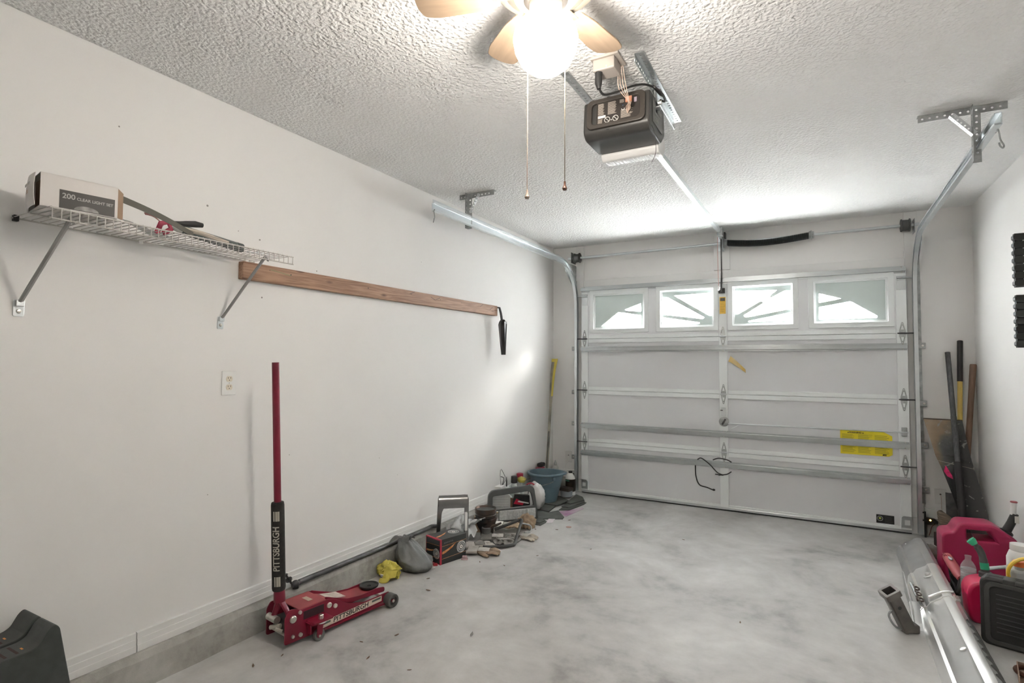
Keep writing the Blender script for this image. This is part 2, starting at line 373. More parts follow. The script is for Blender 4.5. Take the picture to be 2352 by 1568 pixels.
for (x0, x1), cuts in zip(WIN, CUT):
    s = secs[3]; fr = MB()
    me = plate(rrect(x0 - .03, WZ0 - .03, x1 + .03, WZ1 + .03, .006), [rrect(x0 + .008, WZ0 + .008, x1 - .008, WZ1 - .008, .006)], .009, .0035)
    me.transform(Matrix.Translation((0, -.0465, 0)) @ Matrix.Rotation(pi / 2, 4, 'X'))
    wfm = mobj('window_frame', me, doorw_m, s)
    me = plate(rrect(x0 + .004, WZ0 + .004, x1 - .004, WZ1 - .004, .004), [rrect(x0 + .022, WZ0 + .022, x1 - .022, WZ1 - .022, .006)], .008, .003)
    me.transform(Matrix.Translation((0, -.033, 0)) @ Matrix.Rotation(pi / 2, 4, 'X')); mobj('inner_frame', me, doorw_m, s)
    me = plate([(x0 + .002, WZ0 + .002), (x1 - .002, WZ0 + .002), (x1 - .002, WZ1 - .002), (x0 + .002, WZ1 - .002)], [roundpoly(c, .012) for c in cuts], .006, .0035)
    me.transform(Matrix.Translation((0, -.020, 0)) @ Matrix.Rotation(pi / 2, 4, 'X')); mobj('sunburst_grille', me, grille_m, s)
    MB().box(x0, -.012, WZ0, x1, -.009, WZ1).build('glass_pane', pane_m, s)
# struts
def strut(z, s, x0=-0.028, x1=2.765):
    m = MB().prism([(-.051, z - .029), (-.053, z - .029), (-.053, z - .016), (-.082, z - .014), (-.082, z + .014), (-.053, z + .016), (-.053, z + .029), (-.051, z + .029), (-.051, z + .014), (-.080, z + .012), (-.080, z - .012), (-.051, z - .014)], x0, x1, 'x')
    o = m.build('strut', mat('grey_strut_steel', (.50, .53, .54), .3, .9, var=(7, .05)), s)
    for x in (0.0, 1.372, 2.74):
        for dz in (-.0225, .0225): MB().lathe([(.005, -.002), (.005, .004), (.003, .006)], 6, Matrix.Translation((x, -.053, z + dz)) @ Matrix.Rotation(pi / 2, 4, 'X')).build('bolt', bolt_m, o)
    return o
strut(2.118, secs[3]); strut(1.492, secs[2]); strut(.700, secs[1]); strut(.420, secs[0])
# hinges (joint k between section k and k+1)
leaf = [(-.022, .004), (-.022, .022), (-.016, .045), (-.006, .088), (0, .092), (.006, .088), (.016, .045), (.022, .022), (.022, .004)]
me1 = plate(roundpoly(leaf, .006), [roundpoly([(-.010, .030), (-.004, .062), (.004, .062), (.010, .030)], .004), circ(0, .078, .004, 8)], .0025)
me1.transform(Matrix.Rotation(pi / 2, 4, 'X'))
me2 = me1.copy(); me2.transform(Matrix.Rotation(pi, 4, 'Y'))
for k in (1, 2, 3):
    for q, x in enumerate((0.006, DC, 2.737)):
        h = MB().tube([(x - .026, -.060, k * SEC), (x + .026, -.060, k * SEC)], .0075, 10).build('hinge_barrel', galv_m, secs[k], smooth=True)
        a = mobj('hinge_leaf', me1, hinge_m, secs[k], loc=(x, -.053, k * SEC)); b = mobj('hinge_leaf', me2, hinge_m, secs[k - 1], loc=(x, -.053, k * SEC))
        if q != 1:
            sd = -1 if q == 0 else 1
            r = MB().tube([(x - sd * .035, -.068, k * SEC), (x + sd * .085, -.068, k * SEC)], .0048, 8).build('roller_stem', darkst_m, secs[k], smooth=True)
# top roller brackets and bottom corner brackets
for x, sd in ((0.008, -1), (2.735, 1)):
    m = MB().box(x - .03, -.056, 1.955, x + .03, -.051, 2.065).box(x - .03, -.075, 2.035, x + .03, -.052, 2.040).tube([(x - sd * .03, -.07, 2.05), (x + sd * .07, -.07, 2.05)], .006, 8)
    m.tube([(x - .034, -.072, 2.052), (x + .034, -.072, 2.052)], .010, 10)
    m.build('top_bracket', galv_m, secs[3], bevel=.001)
    m = MB(); me = plate([(-.034, 0), (.034, 0), (.034, .09), (-.020, .09), (-.034, .074)] if sd > 0 else [(-.034, 0), (.034, 0), (.034, .074), (.020, .09), (-.034, .09)], [[(-.012, .022), (.024, .022), (.024, .062), (-.012, .062)] if sd > 0 else [(-.024, .022), (.012, .022), (.012, .062), (-.024, .062)]], .003)
    me.transform(Matrix.Translation((x, -.054, .05)) @ Matrix.Rotation(pi / 2, 4, 'X')); mobj('bottom_bracket', me, galv_m, secs[0])
# lock
lk = MB().box(DC - .020, -.060, .865, DC + .020, -.051, .945).build('lock_plate', galv_m, secs[1], bevel=.003)
MB().box(DC - .026, -.068, .915, DC - .006, -.060, .922).build('latch_tab', darkst_m, lk)
MB().lathe([(.044, 0), (.044, .003), (.040, .006), (.012, .006), (.012, .016), (.006, .018)], 24, Matrix.Translation((DC + .004, -.060, .815)) @ Matrix.Rotation(pi / 2, 4, 'X')).build('lock_disc', galvd_m, secs[1], smooth=True)
MB().box(-.008, -.003, -.03, .008, .003, .03, Matrix.Translation((DC + .004, -.079, .815)) @ Matrix.Rotation(.5, 4, 'Y')).build('lock_lever', darkst_m, secs[1])
MB().tube([(DC + .04, -.066, .80), (2.20, -.064, .803), (2.76, -.064, .806)], .0062, 8).build('lock_bar', galv_m, secs[1], smooth=True)
MB().tube([(DC + .13, -.066, .79), (DC + .02, -.066, .725)], .004, 8, flat=.5).build('lock_link', galv_m, secs[1])
MB().box(2.715, -.066, .775, 2.752, -.051, .845).build('bar_guide', galvd_m, secs[1], bevel=.003)
# labels on the door
yl = MB().prism([(2.293, .60), (2.63, .60), (2.655, .615), (2.655, .765), (2.60, .795), (2.293, .795)], -.0385, -.0365, 'y').build('warning_label', yellow_m, secs[1]); yl['label'] = 'yellow warning sheet with dense small print'
letter('label_title', 'WARNING', .018, ink_m, yl, (2.40, -.0392, .780), (1, 0, 0), (0, 0, 1), th=.0002, bold=.0006)
for cx in (2.350, 2.455):
    MB().prism([(cx - .006, .775), (cx + .006, .775), (cx, .785)], -.0392, -.0385, 'y').build('warning_triangle', ink_m, yl)
lines = MB(); pr = mat('olive_small_print', (0.42, 0.35, 0.03), .6)
for x0, x1 in ((2.305, 2.405), (2.42, 2.52), (2.535, 2.64)):
    for j in range(22):
        z = .765 - j * .007
        if .70 < z < .715: continue
        lines.box(x0, -.0389, z - .0014, x0 + (x1 - x0) * random.uniform(.7, 1), -.0384, z + .0014)
lines.build('small_print', pr, yl)['kind'] = 'stuff'
letter('label_mark', 'atc', .022, ink_m, yl, (2.60, -.0392, .612), (1, 0, 0), (0, 0, 1), th=.0002, bold=.001, shear=.3)
bk = MB().box(2.535, -.0388, .060, 2.656, -.0355, .127).build('maker_label', mat('black_label', (.025, .025, .025), .4), secs[0])
me = plate(circ(0, 0, .021, 20), [circ(0, 0, .016, 20)], .0006); me.transform(Matrix.Translation((2.560, -.0392, .097)) @ Matrix.Rotation(pi / 2, 4, 'X')); mobj('label_ring', me, mat('grey_ink', (.35, .36, .33), .5), bk)
MB().lathe([(.009, 0), (.009, .0008)], 14, Matrix.Translation((2.560, -.0388, .099)) @ Matrix.Rotation(pi / 2, 4, 'X')).build('label_dot', mat('lime_ink', (.55, .62, .15), .5), bk)
mm = MB()
for j in range(9): mm.box(2.592, -.0392, .119 - j * .0065, 2.592 + random.uniform(.035, .058), -.0387, .1205 - j * .0065)
mm.build('small_print', mat('grey_print', (.10, .10, .10), .6), bk)['kind'] = 'stuff'
tg = MB().box(1.346, -.0528, 1.812, 1.398, -.0512, 1.968).build('caution_tag', mat('orange_yellow_tag', (.80, .50, .07), .5), secs[3]); tg['label'] = 'orange yellow caution tag with a black heading'
MB().box(1.351, -.0534, 1.930, 1.393, -.0527, 1.960).build('tag_heading', ink_m, tg)
letter('heading_letters', 'WARNING', .0085, whiteink_m, tg, (1.372, -.0536, 1.952), (1, 0, 0), (0, 0, 1), th=.0002)
letter('heading_letters', 'CAUTION', .0085, whiteink_m, tg, (1.372, -.0536, 1.939), (1, 0, 0), (0, 0, 1), th=.0002)
mm = MB()
for j in range(12): mm.box(1.352, -.0532, 1.917 - j * .0082, 1.352 + random.uniform(.028, .040), -.0527, 1.919 - j * .0082)
mm.build('small_print', mat('brown_print', (.30, .17, .03), .6), tg)['kind'] = 'stuff'
tornp = MB().sheet(lambda u, v: (1.425 + .14 * u + .02 * (v - .5) * (1 - u), -.042 - .05 * sin(u * 2.6) * (.4 + .6 * v), 1.395 - .085 * u - .03 * u * u + (v - .5) * (.05 - .02 * u)), 10, 4, .0015).build('torn_label', mat('torn_cream_paper', (.72, .64, .42), .8, col2=(.80, .52, .10), var=(14, .05)), secs[2], smooth=True)
tornp['label'] = 'torn curling yellow paper stuck to the door'
# cable tied round the lowest strut
m = MB(); m.tube(spline([(1.145, -.10, .455), (1.18, -.10, .47), (1.25, -.095, .42), (1.32, -.10, .352), (1.37, -.105, .335), (1.30, -.10, .335)]), .005, 7)
m.tube(spline([(1.28, -.092, .462), (1.33, -.097, .482), (1.40, -.097, .475), (1.44, -.092, .455)]), .005, 7).tube(spline([(1.33, -.10, .33), (1.40, -.105, .345), (1.44, -.10, .372)]), .005, 7)
m.tube(spline([(1.125, -.10, .400), (1.13, -.10, .30), (1.16, -.098, .225), (1.23, -.096, .205), (1.29, -.094, .185)]), .0055, 7).ell((1.285, -.094, .19), (.014, .008, .010), 8, 6)
one(m.build('tie_line', blackp_m, smooth=True), 'black cord knotted round the lowest door strut', 'cord')

# ------------------------------------------------------------------ tracks
def perf_angle(L, hw, name, parent, m, M, step=.030, off=.018, r=.0052, hz=None, both=True):
    """perforated angle along local X, flange one in XY (holes), flange two in XZ"""
    holes = [circ(off + i * step, hw * .55, r, 8) for i in range(int((L - 2 * off) / step) + 1)]
    me = plate([(0, 0), (L, 0), (L, hw), (0, hw)], holes, .0025)
    me2 = plate([(0, 0), (L, 0), (L, hw), (0, hw)], holes if both else [], .0025); me2.transform(Matrix.Rotation(pi / 2, 4, 'X'))
    bm = bmesh.new(); bm.from_mesh(me); bm.from_mesh(me2); bm.to_mesh(me); bm.free(); me.transform(M)
    return mobj(name, me, m, parent)
def c_channel(path, w, d, th, inward, up0):
    """C section swept along path; inward = opening direction, up0 = height direction at start"""
    mb = MB(); prof = [(0, -w / 2), (d, -w / 2), (d, -w / 2 + .010), (d - th, -w / 2 + .010), (d - th, -w / 2 + th), (th, -w / 2 + th), (th, w / 2 - th), (d - th, w / 2 - th), (d - th, w / 2 - .010), (d, w / 2 - .010), (d, w / 2), (0, w / 2)]
    k = len(prof); vs = []; fs = []
    for i, p in enumerate(path):
        p = Vector(p); a = Vector(path[max(i - 1, 0)]); b = Vector(path[min(i + 1, len(path) - 1)]); t = (b - a).normalized()
        inn = Vector(inward); up = inn.cross(t).normalized() * up0
        for q in prof: vs.append(p + inn * q[0] + up * q[1])
    for i in range(len(path) - 1):
        for j in range(k): fs.append((i * k + j, i * k + (j + 1) % k, (i + 1) * k + (j + 1) % k, (i + 1) * k + j))
    fs += [tuple(range(k)), tuple((len(path) - 1) * k + j for j in range(k))]
    return mb.add(vs, fs)
R0, ZH, YV = 0.42, 2.368, -0.068
for sd, lab in ((-1, 'left'), (1, 'right')):
    xw = -0.092 if sd < 0 else 2.834            # web (outer) plane of the channel
    inn = (-sd, 0, 0)
    t = thing('door_track', 'galvanized door track curving up above the %s' % ('blue bucket' if sd < 0 else 'leaning shovel and poles'), 'door track', (xw, 0, 0))
    d0 = .027
    c_channel([(0, YV, .02), (0, YV, ZH - R0)], .052, d0, .0022, inn, 1).build('vertical_track', galv_m, t)
    arc = [(0, YV - R0 + R0 * cos(a), ZH - R0 + R0 * sin(a)) for a in [pi / 2 * i / 14 for i in range(15)]]
    c_channel(arc, .052, d0, .0022, inn, 1).build('curved_track', galv_m, t, smooth=True, ang=30)
    YE = -2.56 if sd < 0 else -2.37
    c_channel([arc[-1], (0, YE, ZH + (.045 if sd > 0 else 0))], .054, d0, .0022, inn, 1).build('horizontal_track', galv_m, t)
    # reinforcing angle above the horizontal track
    MB().prism([(0, ZH + .027), (-sd * .028, ZH + .027), (-sd * .028, ZH + .030), (-sd * .003, ZH + .030), (-sd * .003, ZH + .055), (0, ZH + .055)], YE + .01, -.75, 'y').build('reinforcing_angle', galv_m, t)
    # wall angle and brackets
    MB().box(0.0 if sd > 0 else -.002, -.066, .25, .002 if sd > 0 else 0.0, -.020, 2.22).box(0, -.022, .25, sd * .030, -.020, 2.22).build('wall_angle', galvd_m, t)
    MB().prism([(0, 2.18), (0, 2.42), (-.05, 2.42), (-.30, 2.405), (-.30, 2.33), (-.09, 2.18)], -.0025 if sd < 0 else 0, .0025 if sd > 0 else 0, 'x', Matrix.Translation((sd * .004, -.03, -.04))).build('flag_bracket', galvd_m, t)
    for z in (.36, .71, 1.04, 1.50):
        q = MB().box(sd * .004, -.032, z - .022, sd * .055, -.0195, z + .022).build('jamb_bracket', galvd_m, t, bevel=.002)
        MB().lathe([(.008, 0), (.008, .005), (.004, .006)], 8, Matrix.Translation((sd * .036, -.032, z)) @ Matrix.Rotation(pi / 2, 4, 'X')).build('lag_screw', bolt_m, q)
    # ceiling hanger
    yh = -2.08
    if sd < 0:
        perf_angle(.300, .036, 'hanger_crossbar', t, galvd_m, basis((-.200 - xw, yh, H - .002), (1, 0, 0), (0, 0, -1)))
        perf_angle(.262, .036, 'hanger_post', t, galvd_m, basis((-.122 - xw, yh - .004, H - .004), (0, 0, -1), (1, 0, 0)))
        perf_angle(.150, .022, 'hanger_brace', t, mat('bright_galvanized_steel', (.72, .74, .75), .3, .8), basis((-.108 - xw, yh - .01, 2.455), (.075, 0, .127), (.127, 0, -.075)), .022, .012, .0045)
    else:
        perf_angle(.345, .036, 'hanger_crossbar', t, galvd_m, basis((2.580 - xw, yh, H - .002), (1, 0, 0), (0, 0, -1)))
        perf_angle(.275, .036, 'hanger_post', t, galvd_m, basis((2.788 - xw, yh - .004, H - .004), (0, 0, -1), (1, 0, 0)))
        perf_angle(.140, .030, 'hanger_brace', t, MATS.get('bright_galvanized_steel') or galv_m, basis((2.700 - xw, yh - .01, 2.555), (.083, 0, -.105), (.105, 0, .083)), .022, .014, .0045)
    # hook on the track end
    x = xw - sd * .014; zz = ZH - .03
    pts = [(x, -2.52, zz + .012), (x, -2.545, zz + .016), (x, -2.555, zz), (x + sd * .008, -2.535, zz - .028), (x + sd * .018, -2.53, zz - .052), (x + sd * .010, -2.545, zz - .068), (x - sd * .004, -2.56, zz - .062), (x - sd * .010, -2.565, zz - .048)]
    if sd > 0: pts = [(a + .01 * (i / 7), b + .19, c + .016) for i, (a, b, c) in enumerate(pts)]
    one(MB().tube(spline(pts), .0034, 8).build('wire_hook', galvd_m, smooth=True), 'wire hook hanging from the end of the door track %s' % ('over the wood board' if sd < 0 else 'over the black racks'), 'hook')

# ------------------------------------------------------------------ torsion spring
t = thing('torsion_spring_assembly', 'galvanized shaft with a black torsion spring above the garage door', 'torsion spring', (0, -.085, 2.463))
MB().tube([(-.165, 0, -.010), (2.86, 0, .006)], .0127, 12).build('shaft', galv_m, t, smooth=True)
sp = MB(); nt_ = 92; pts = []
for i in range(nt_ * 8 + 1):
    u = i / (nt_ * 8); x = 1.425 + .69 * u; a = i / 8 * 2 * pi; sag = -.030 * sin(pi * u) * (1 - .3 * u) + .0
    pts.append((x, .0268 * cos(a), sag + .0268 * sin(a)))
sp.tube(pts, .0043, 5).build('spring', mat('oiled_black_spring', (.018, .022, .020), .4, .3), t, smooth=True)
MB().tube([(1.425 + .69 * i / 12, 0, -.030 * sin(pi * i / 12) * (1 - .3 * i / 12)) for i in range(13)], .0255, 12).build('spring_core', mat('spring_core_black', (.012, .014, .013), .6), t, smooth=True)
RY = Matrix.Rotation(pi / 2, 4, 'Y')
MB().lathe([(.014, 0), (.034, .0), (.034, .012), (.040, .014), (.040, .022), (.030, .024), (.030, .04), (.014, .04)], 16, Matrix.Translation((2.085, 0, .0)) @ RY).build('winding_cone', galvd_m, t, bevel=.002)
MB().lathe([(.014, 0), (.042, 0), (.042, .01), (.03, .014), (.028, .035), (.014, .035)], 16, Matrix.Translation((1.388, 0, 0)) @ RY).build('stationary_cone', galvd_m, t, bevel=.002)
MB().box(1.376, -.03, -.062, 1.386, .065, .055).box(1.335, .052, -.062, 1.39, .064, .085).build('bearing_bracket', galv_m, t, bevel=.003)
for x in (-.062, 2.770):
    MB().lathe([(.013, -.036), (.030, -.036), (.036, -.034), (.050, -.034), (.052, -.026), (.044, -.022), (.043, .018), (.052, .022), (.052, .030), (.035, .032), (.013, .036)], 22, Matrix.Translation((x, 0, -.009 if x < 0 else .006)) @ RY).build('cable_drum', mat('cast_grey_drum', (.14, .14, .14), .5, .5), t, smooth=True, ang=30)
    sx = -.118 if x < 0 else 2.825
    MB().box(sx - .002, -.04, -.06, sx + .002, .084, .05).build('end_bracket', galvd_m, t)
# ------------------------------------------------------------------ opener
op = thing('door_opener', 'black overhead garage door opener hung below the ceiling', 'door opener', (1.345, -3.12, 2.362))
oph_m = mat('charcoal_housing', (.050, .048, .045), .38, var=(6, .12))
prof = roundpoly([(0, .025), (.012, .175), (.27, .175), (.285, .06), (.215, .0), (.03, .0)], .02, 4)
hs = MB().prism(prof, -.152, .152, 'x').build('housing', oph_m, op, smooth=True, bevel=.008, seg=3, ang=50)
Mr = basis((0, -.0005, .1), (1, 0, 0), (0, .08, 1))
rp_ = plate(rrect(-.128, -.062, .132, .068, .022, 5), [rrect(-.112, -.050, .116, .056, .020, 5)], .006, .004); rp_.transform(Mr); mobj('recess_rim', rp_, mat('brown_black_housing', (.055, .047, .040), .35), hs)
MB().prism([(-.085, -.048), (.112, -.048), (.112, .054), (-.085, .054)], -.0005, .004, 'z', Mr).build('control_panel', mat('dark_brown_panel', (.030, .024, .020), .5), hs)
wi = mat('tan_panel_print', (.42, .37, .32), .6)
pm = MB(); rnd = random.Random(3)
for x0, x1, y0, y1 in ((-.078, -.045, -.005, .046), (-.032, .012, -.010, .046), (.022, .045, .030, .046), (.028, .085, -.040, -.004), (-.078, -.052, -.046, -.026)):
    y = y1
    while y > y0:
        pm.prism([(x0, y), (x0 + (x1 - x0) * rnd.uniform(.6, 1), y), (x0 + (x1 - x0) * .8, y - .0022), (x0, y - .0022)], .004, .0046, 'z', Mr); y -= .0042
pm.build('panel_print', wi, hs)['kind'] = 'stuff'
MB().prism([(-.078, -.010), (-.042, -.010), (-.042, -.022), (-.078, -.022)], .004, .0046, 'z', Mr).build('print_block', whiteink_m, hs)
for cx in (-.034, .004):
    me = plate(circ(cx, -.034, .0135, 20), [circ(cx, -.034, .0112, 20)], .0008); me.transform(Mr @ Matrix.Translation((0, 0, .0046))); mobj('symbol_ring', me, whiteink_m, hs)
    MB().box(-.011, -.001, 0, .011, .001, .0008, Mr @ Matrix.Translation((cx, -.034, .0044)) @ Matrix.Rotation(-.8, 4, 'Z')).build('symbol_bar', whiteink_m, hs)
MB().prism([(-.018, -.040), (-.012, -.040), (-.015, -.034)], .004, .005, 'z', Mr).build('symbol_triangle', whiteink_m, hs)
for cx in (.038, .066):
    MB().lathe([(.0045, 0), (.0045, .003), (.002, .004)], 12, Mr @ Matrix.Translation((cx, .018, .004))).build('knob', mat('dark_blue_knob', (.02, .03, .05), .4), hs)
    arcp = [(cx + .0075 * cos(a), .002 + .0075 * sin(a)) for a in [pi * (.95 + 1.15 * i / 10) for i in range(11)]] + [(cx + .005 * cos(a), .002 + .005 * sin(a)) for a in [pi * (2.1 - 1.15 * i / 10) for i in range(11)]]
    MB().prism(arcp, .004, .0048, 'z', Mr).build('knob_dial', whiteink_m, hs)
MB().box(.050, .026, .004, .078, .050, .012, Mr).build('terminal_block', mat('coral_terminal', (.62, .28, .17), .5), hs)
MB().box(.088, .020, .004, .100, .040, .010, Mr).build('antenna_socket', mat('mauve_socket', (.40, .34, .40), .5), hs)
MB().lathe([(.012, 0), (.012, .003)], 12, Matrix.Translation((-.035, .006, .037)) @ Matrix.Rotation(pi / 2, 4, 'X')).build('screw_recess', ink_m, hs)
sl = MB().prism([(.055, .045), (.215, .045), (.215, .155), (.055, .155)], .1535, .155, 'x').build('side_plate', mat('grey_side_plate', (.15, .15, .145), .4), op)
letter('side_letters', 'LiftMaster', .036, mat('grey_side_print', (.42, .42, .40), .5), sl, (.1555, .135, .128), (0, 1, 0), (0, 0, 1), th=.0002)
letter('side_letters', 'PREMIUM', .020, MATS['grey_side_print'], sl, (.1555, .135, .098), (0, 1, 0), (0, 0, 1), th=.0002)
letter('side_letters', '1/2 HP', .030, MATS['grey_side_print'], sl, (.1555, .105, .068), (0, 1, 0), (0, 0, 1), th=.0002)
ln = MB().prism(roundpoly([(.205, -.004), (.280, .062), (.345, .062), (.345, .015), (.305, -.030), (.225, -.034)], .012), -.140, .140, 'x').build('light_lens', mat('milky_lens', (.80, .80, .79), .3, var=(4, .02)), op, smooth=True, bevel=.004)
for j in range(14):
    x = -.125 + j * .019
    MB().tube([(x, .236, -.0315), (x, .297, -.0285), (x, .338, .010)], .0045, 6).build('lens_rib', MATS['milky_lens'], ln)
# rail and trolley
rl = MB()
c0, c1 = Vector((.035, .255, .115)), Vector((.030, 3.015, .188))
rl.tube([c0, c1], .021, 4, up=(.7, 0, .7)).build('rail', galv_m, op)
MB().box(.012, 2.86, .145, .058, 2.95, .215).box(.022, 2.93, .130, .048, 3.04, .205).build('trolley', galvd_m, op, bevel=.004)
MB().box(.008, 3.03, .15, .062, 3.095, .205).cyl((.035, 3.02, .135), (.035, 3.09, .135), .016, 12).build('header_bracket', darkst_m, op, bevel=.003)
MB().box(-.006, -.0025, 0, .006, .0025, .36, basis((.030, 2.985, .135), (1, 0, 0), (0, 1, .05)) @ Matrix.Rotation(pi, 4, 'X')).build('door_arm', darkst_m, op)
MB().box(-.007, -.003, 0, .007, .003, .18, basis((.026, 3.03, -.175), (1, 0, 0), (0, 1, -.2)) @ Matrix.Rotation(pi, 4, 'X')).box(-.004, 3.035, -.36, .050, 3.062, -.315).build('door_arm_lower', blackp_m, op)
MB().tube(spline([(.008, 2.93, .14), (.005, 2.95, -.05), (.010, 2.955, -.31)]), .0022, 6).build('release_cord', mat('pink_release_cord', (.62, .33, .30), .7), op)
MB().ell((.010, 2.955, -.325), (.011, .009, .022), 10, 8).build('release_handle', whitep_m, op, smooth=True)
# hanging angles: along the ceiling, with short drops to the housing
for sx, lab in ((-.147, 0), (.143, 1)):
    perf_angle(.72, .036, 'ceiling_angle', op, galvd_m if not lab else galv_m, basis((sx, -.185, .229), (0, 1, 0), (-1 if not lab else 1, 0, 0)), .026, .02, .005)
    MB().box(sx - .004 + .008 * lab, .10, .10, sx + .004 + .008 * lab, .135, .229).box(sx - .02, .10, .125, sx + .03, .14, .130).build('drop_strap', galvd_m, op, bevel=.001)
    MB().cyl((sx + .02 * (1 if lab else -1), .117, .15), (sx + .035 * (1 if lab else -1), .117, .15), .010, 8).build('bolt', bolt_m, op)
MB().tube(spline([(.118, .02, .09), (.135, .03, .05), (.16, .045, .0), (.165, .06, -.09), (.145, .065, -.135)]), .0012, 5).build('antenna_wire', darkst_m, op)
# ceiling outlet, cord and bell wires
ob = thing('ceiling_outlet', 'beige outlet box fixed to the ceiling behind the door opener', 'outlet box', (1.375, -3.30, H))
MB().box(-.060, -.055, -.010, .060, .055, 0).build('cover_plate', mat('beige_plastic', (.50, .45, .40), .5), ob, bevel=.003)
MB().box(-.05, -.05, -.060, .042, .035, -.010).build('surge_adapter', mat('taupe_plastic', (.42, .38, .34), .5), ob, bevel=.006)
MB().ell((.010, -.052, -.05), (.004, .003, .003), 8, 6).build('status_light', mat('green_indicator', (.2, .7, .15), .4, emit=((.3, 1, .2), 1.5)), ob)
pc = thing('power_cord', 'black power cord looping from the ceiling outlet to the opener', 'cord', (1.345, -3.30, 2.53))
MB().tube([(0, -.03, .01), (0, -.035, -.04), (.002, -.035, -.065)], [.016, .015, .008], 10).build('plug', blackp_m, pc, smooth=True)
MB().tube(spline([(.002, -.035, -.06), (.012, .0, -.075), (.05, .06, -.045), (.09, .12, -.005), (.135, .17, .016), (.172, .22, .012), (.190, .27, .0), (.172, .30, .02), (.158, .25, .03), (.168, .20, .012), (.195, .24, -.01), (.192, .30, -.015), (.168, .31, .0)]), .0048, 8).build('cable', blackp_m, pc, smooth=True)
bw = MB()
for j in range(4):
    o = .006 * j
    bw.tube(spline([(1.41 + o, -3.27, 2.575), (1.40 + o * 1.6, -3.24, 2.50 + o), (1.425 + o * .3, -3.19, 2.46), (1.405 + o, -3.15, 2.455), (1.408 + o * .4, -3.138, 2.435 + .004 * j), (1.407 + .005 * j, -3.122, 2.50)]), .0016, 5)
one(bw.build('bell_wire', mat('tan_wire', (.60, .45, .36), .6), smooth=True), 'thin tan bell wires dropping to the opener terminals', 'wire')

# ------------------------------------------------------------------ ceiling fan
FX, FY = 1.402, -3.96
fan = thing('ceiling_fan', 'small ceiling fan with a glowing globe light and pull chains', 'ceiling fan', (FX, FY, H - .038))
brass_m = mat('brushed_champagne_metal', (.58, .54, .46), .28, .85, var=(4, .08))
MB().lathe([(.105, .038), (.108, .01), (.095, -.020)], 32).build('canopy', brass_m, fan, smooth=True)
MB().lathe([(.08, -.014), (.125, -.022), (.138, -.035), (.140, -.060), (.128, -.082), (.104, -.094), (.098, -.102), (.06, -.106)], 36).build('motor_housing', brass_m, fan, smooth=True)
MB().lathe([(.148, -.064), (.158, -.070), (.148, -.077), (.110, -.074)], 36).build('trim_ring', brass_m, fan, smooth=True)
MB().lathe([(.066, -.104), (.068, -.113), (.056, -.120)], 28).build('switch_cup', mat('dark_bronze', (.05, .045, .04), .4, .6), fan, smooth=True)
MB().lathe([(.050, -.116), (.050, -.145), (.046, -.172), (.030, -.175)], 28).build('light_fitter', brass_m, fan, smooth=True)
lampm = bpy.data.materials.new('glowing_opal_glass'); lampm.use_nodes = True
lb = lampm.node_tree.nodes['Principled BSDF']; lb.inputs['Base Color'].default_value = (.9, .88, .84, 1); lb.inputs['Emission Color'].default_value = (1.0, .925, .835, 1); lb.inputs['Emission Strength'].default_value = LAMP_POWER
_nz = lampm.node_tree.nodes.new('ShaderNodeTexNoise'); _r = lampm.node_tree.nodes.new('ShaderNodeMapRange'); _r.inputs['To Min'].default_value = .3; _r.inputs['To Max'].default_value = .4
lampm.node_tree.links.new(_nz.outputs['Fac'], _r.inputs['Value']); lampm.node_tree.links.new(_r.outputs['Result'], lb.inputs['Roughness'])
MB().lathe([(.047, -.168), (.073, -.180), (.093, -.206), (.099, -.234), (.093, -.270), (.075, -.307), (.046, -.331), (.016, -.340), (0, -.3405)], 36).build('light_globe', lampm, fan, smooth=True)
blade_m = mat('pale_oak_blade', (.26, .19, .13), .5, var=(5, .12), stretch=(1, 8, 1))
bme = MB(); ol = [(.135, -.035), (.20, -.050), (.33, -.058), (.372, -.050), (.385, -.02), (.385, .02), (.372, .050), (.33, .058), (.20, .050), (.135, .035)]
bme.prism(roundpoly(ol, .012), -.003, .003, 'z', Matrix.Diagonal((1.07, 1.07, 1, 1)) @ Matrix.Rotation(radians(11), 4, 'X')); b0 = None
for k in range(6):
    a = radians(20 + 60 * k)
    if b0 is None: b0 = bme.build('blade', blade_m, fan, bevel=.0015); b = b0
    else: b = copy_child(b0, fan)
    b.location = (0, 0, -.082); b.rotation_euler = (0, 0, a)
    ir = MB().box(.095, -.014, -.004, .165, .014, 0).build('blade_iron', brass_m, fan); ir.location = (0, 0, -.0865); ir.rotation_euler = (0, 0, a)
chain_m = mat('bronze_chain', (.22, .19, .15), .4, .7)
for (dx, dy), zb, cm, lab in (((.010, .050), -.665, chain_m, 0), ((-.045, .025), -.690, mat('pale_chain', (.34, .27, .22), .45, .3), 1)):
    p0 = Vector((dx * .95, dy * .95, -.125)); p1 = Vector((dx * 1.55, dy * 1.5, -.31)); p2 = Vector((dx * 1.28, dy * 1.3, zb))
    if lab == 0: p1 = Vector((.0190, .1040, -.225)); p2 = Vector((.0600, .0100, zb))
    else: p1 = Vector((-.0900, .0560, -.225)); p2 = Vector((-.048, -.012, zb))
    ch = MB(); pts = []
    L1 = 16
    for i in range(L1): pts.append(p0.lerp(p1, i / L1))
    p2 = Vector((p1.x, p1.y, zb)); nb = 120
    for i in range(nb): pts.append(p1.lerp(p2, i / nb))
    for q in pts: ch.ell(q, (.0019, .0019, .0022), 5, 4)
    pcn = ch.build('pull_chain', cm, fan, smooth=True)
    MB().lathe([(.0035, .022), (.004, .010), (.0085, 0), (.006, -.006), (0, -.008)], 12, Matrix.Translation(p2)).build('chain_fob', mat('copper_fob', (.14, .07, .05), .35, .5) if lab == 0 else cm, fan, smooth=True)
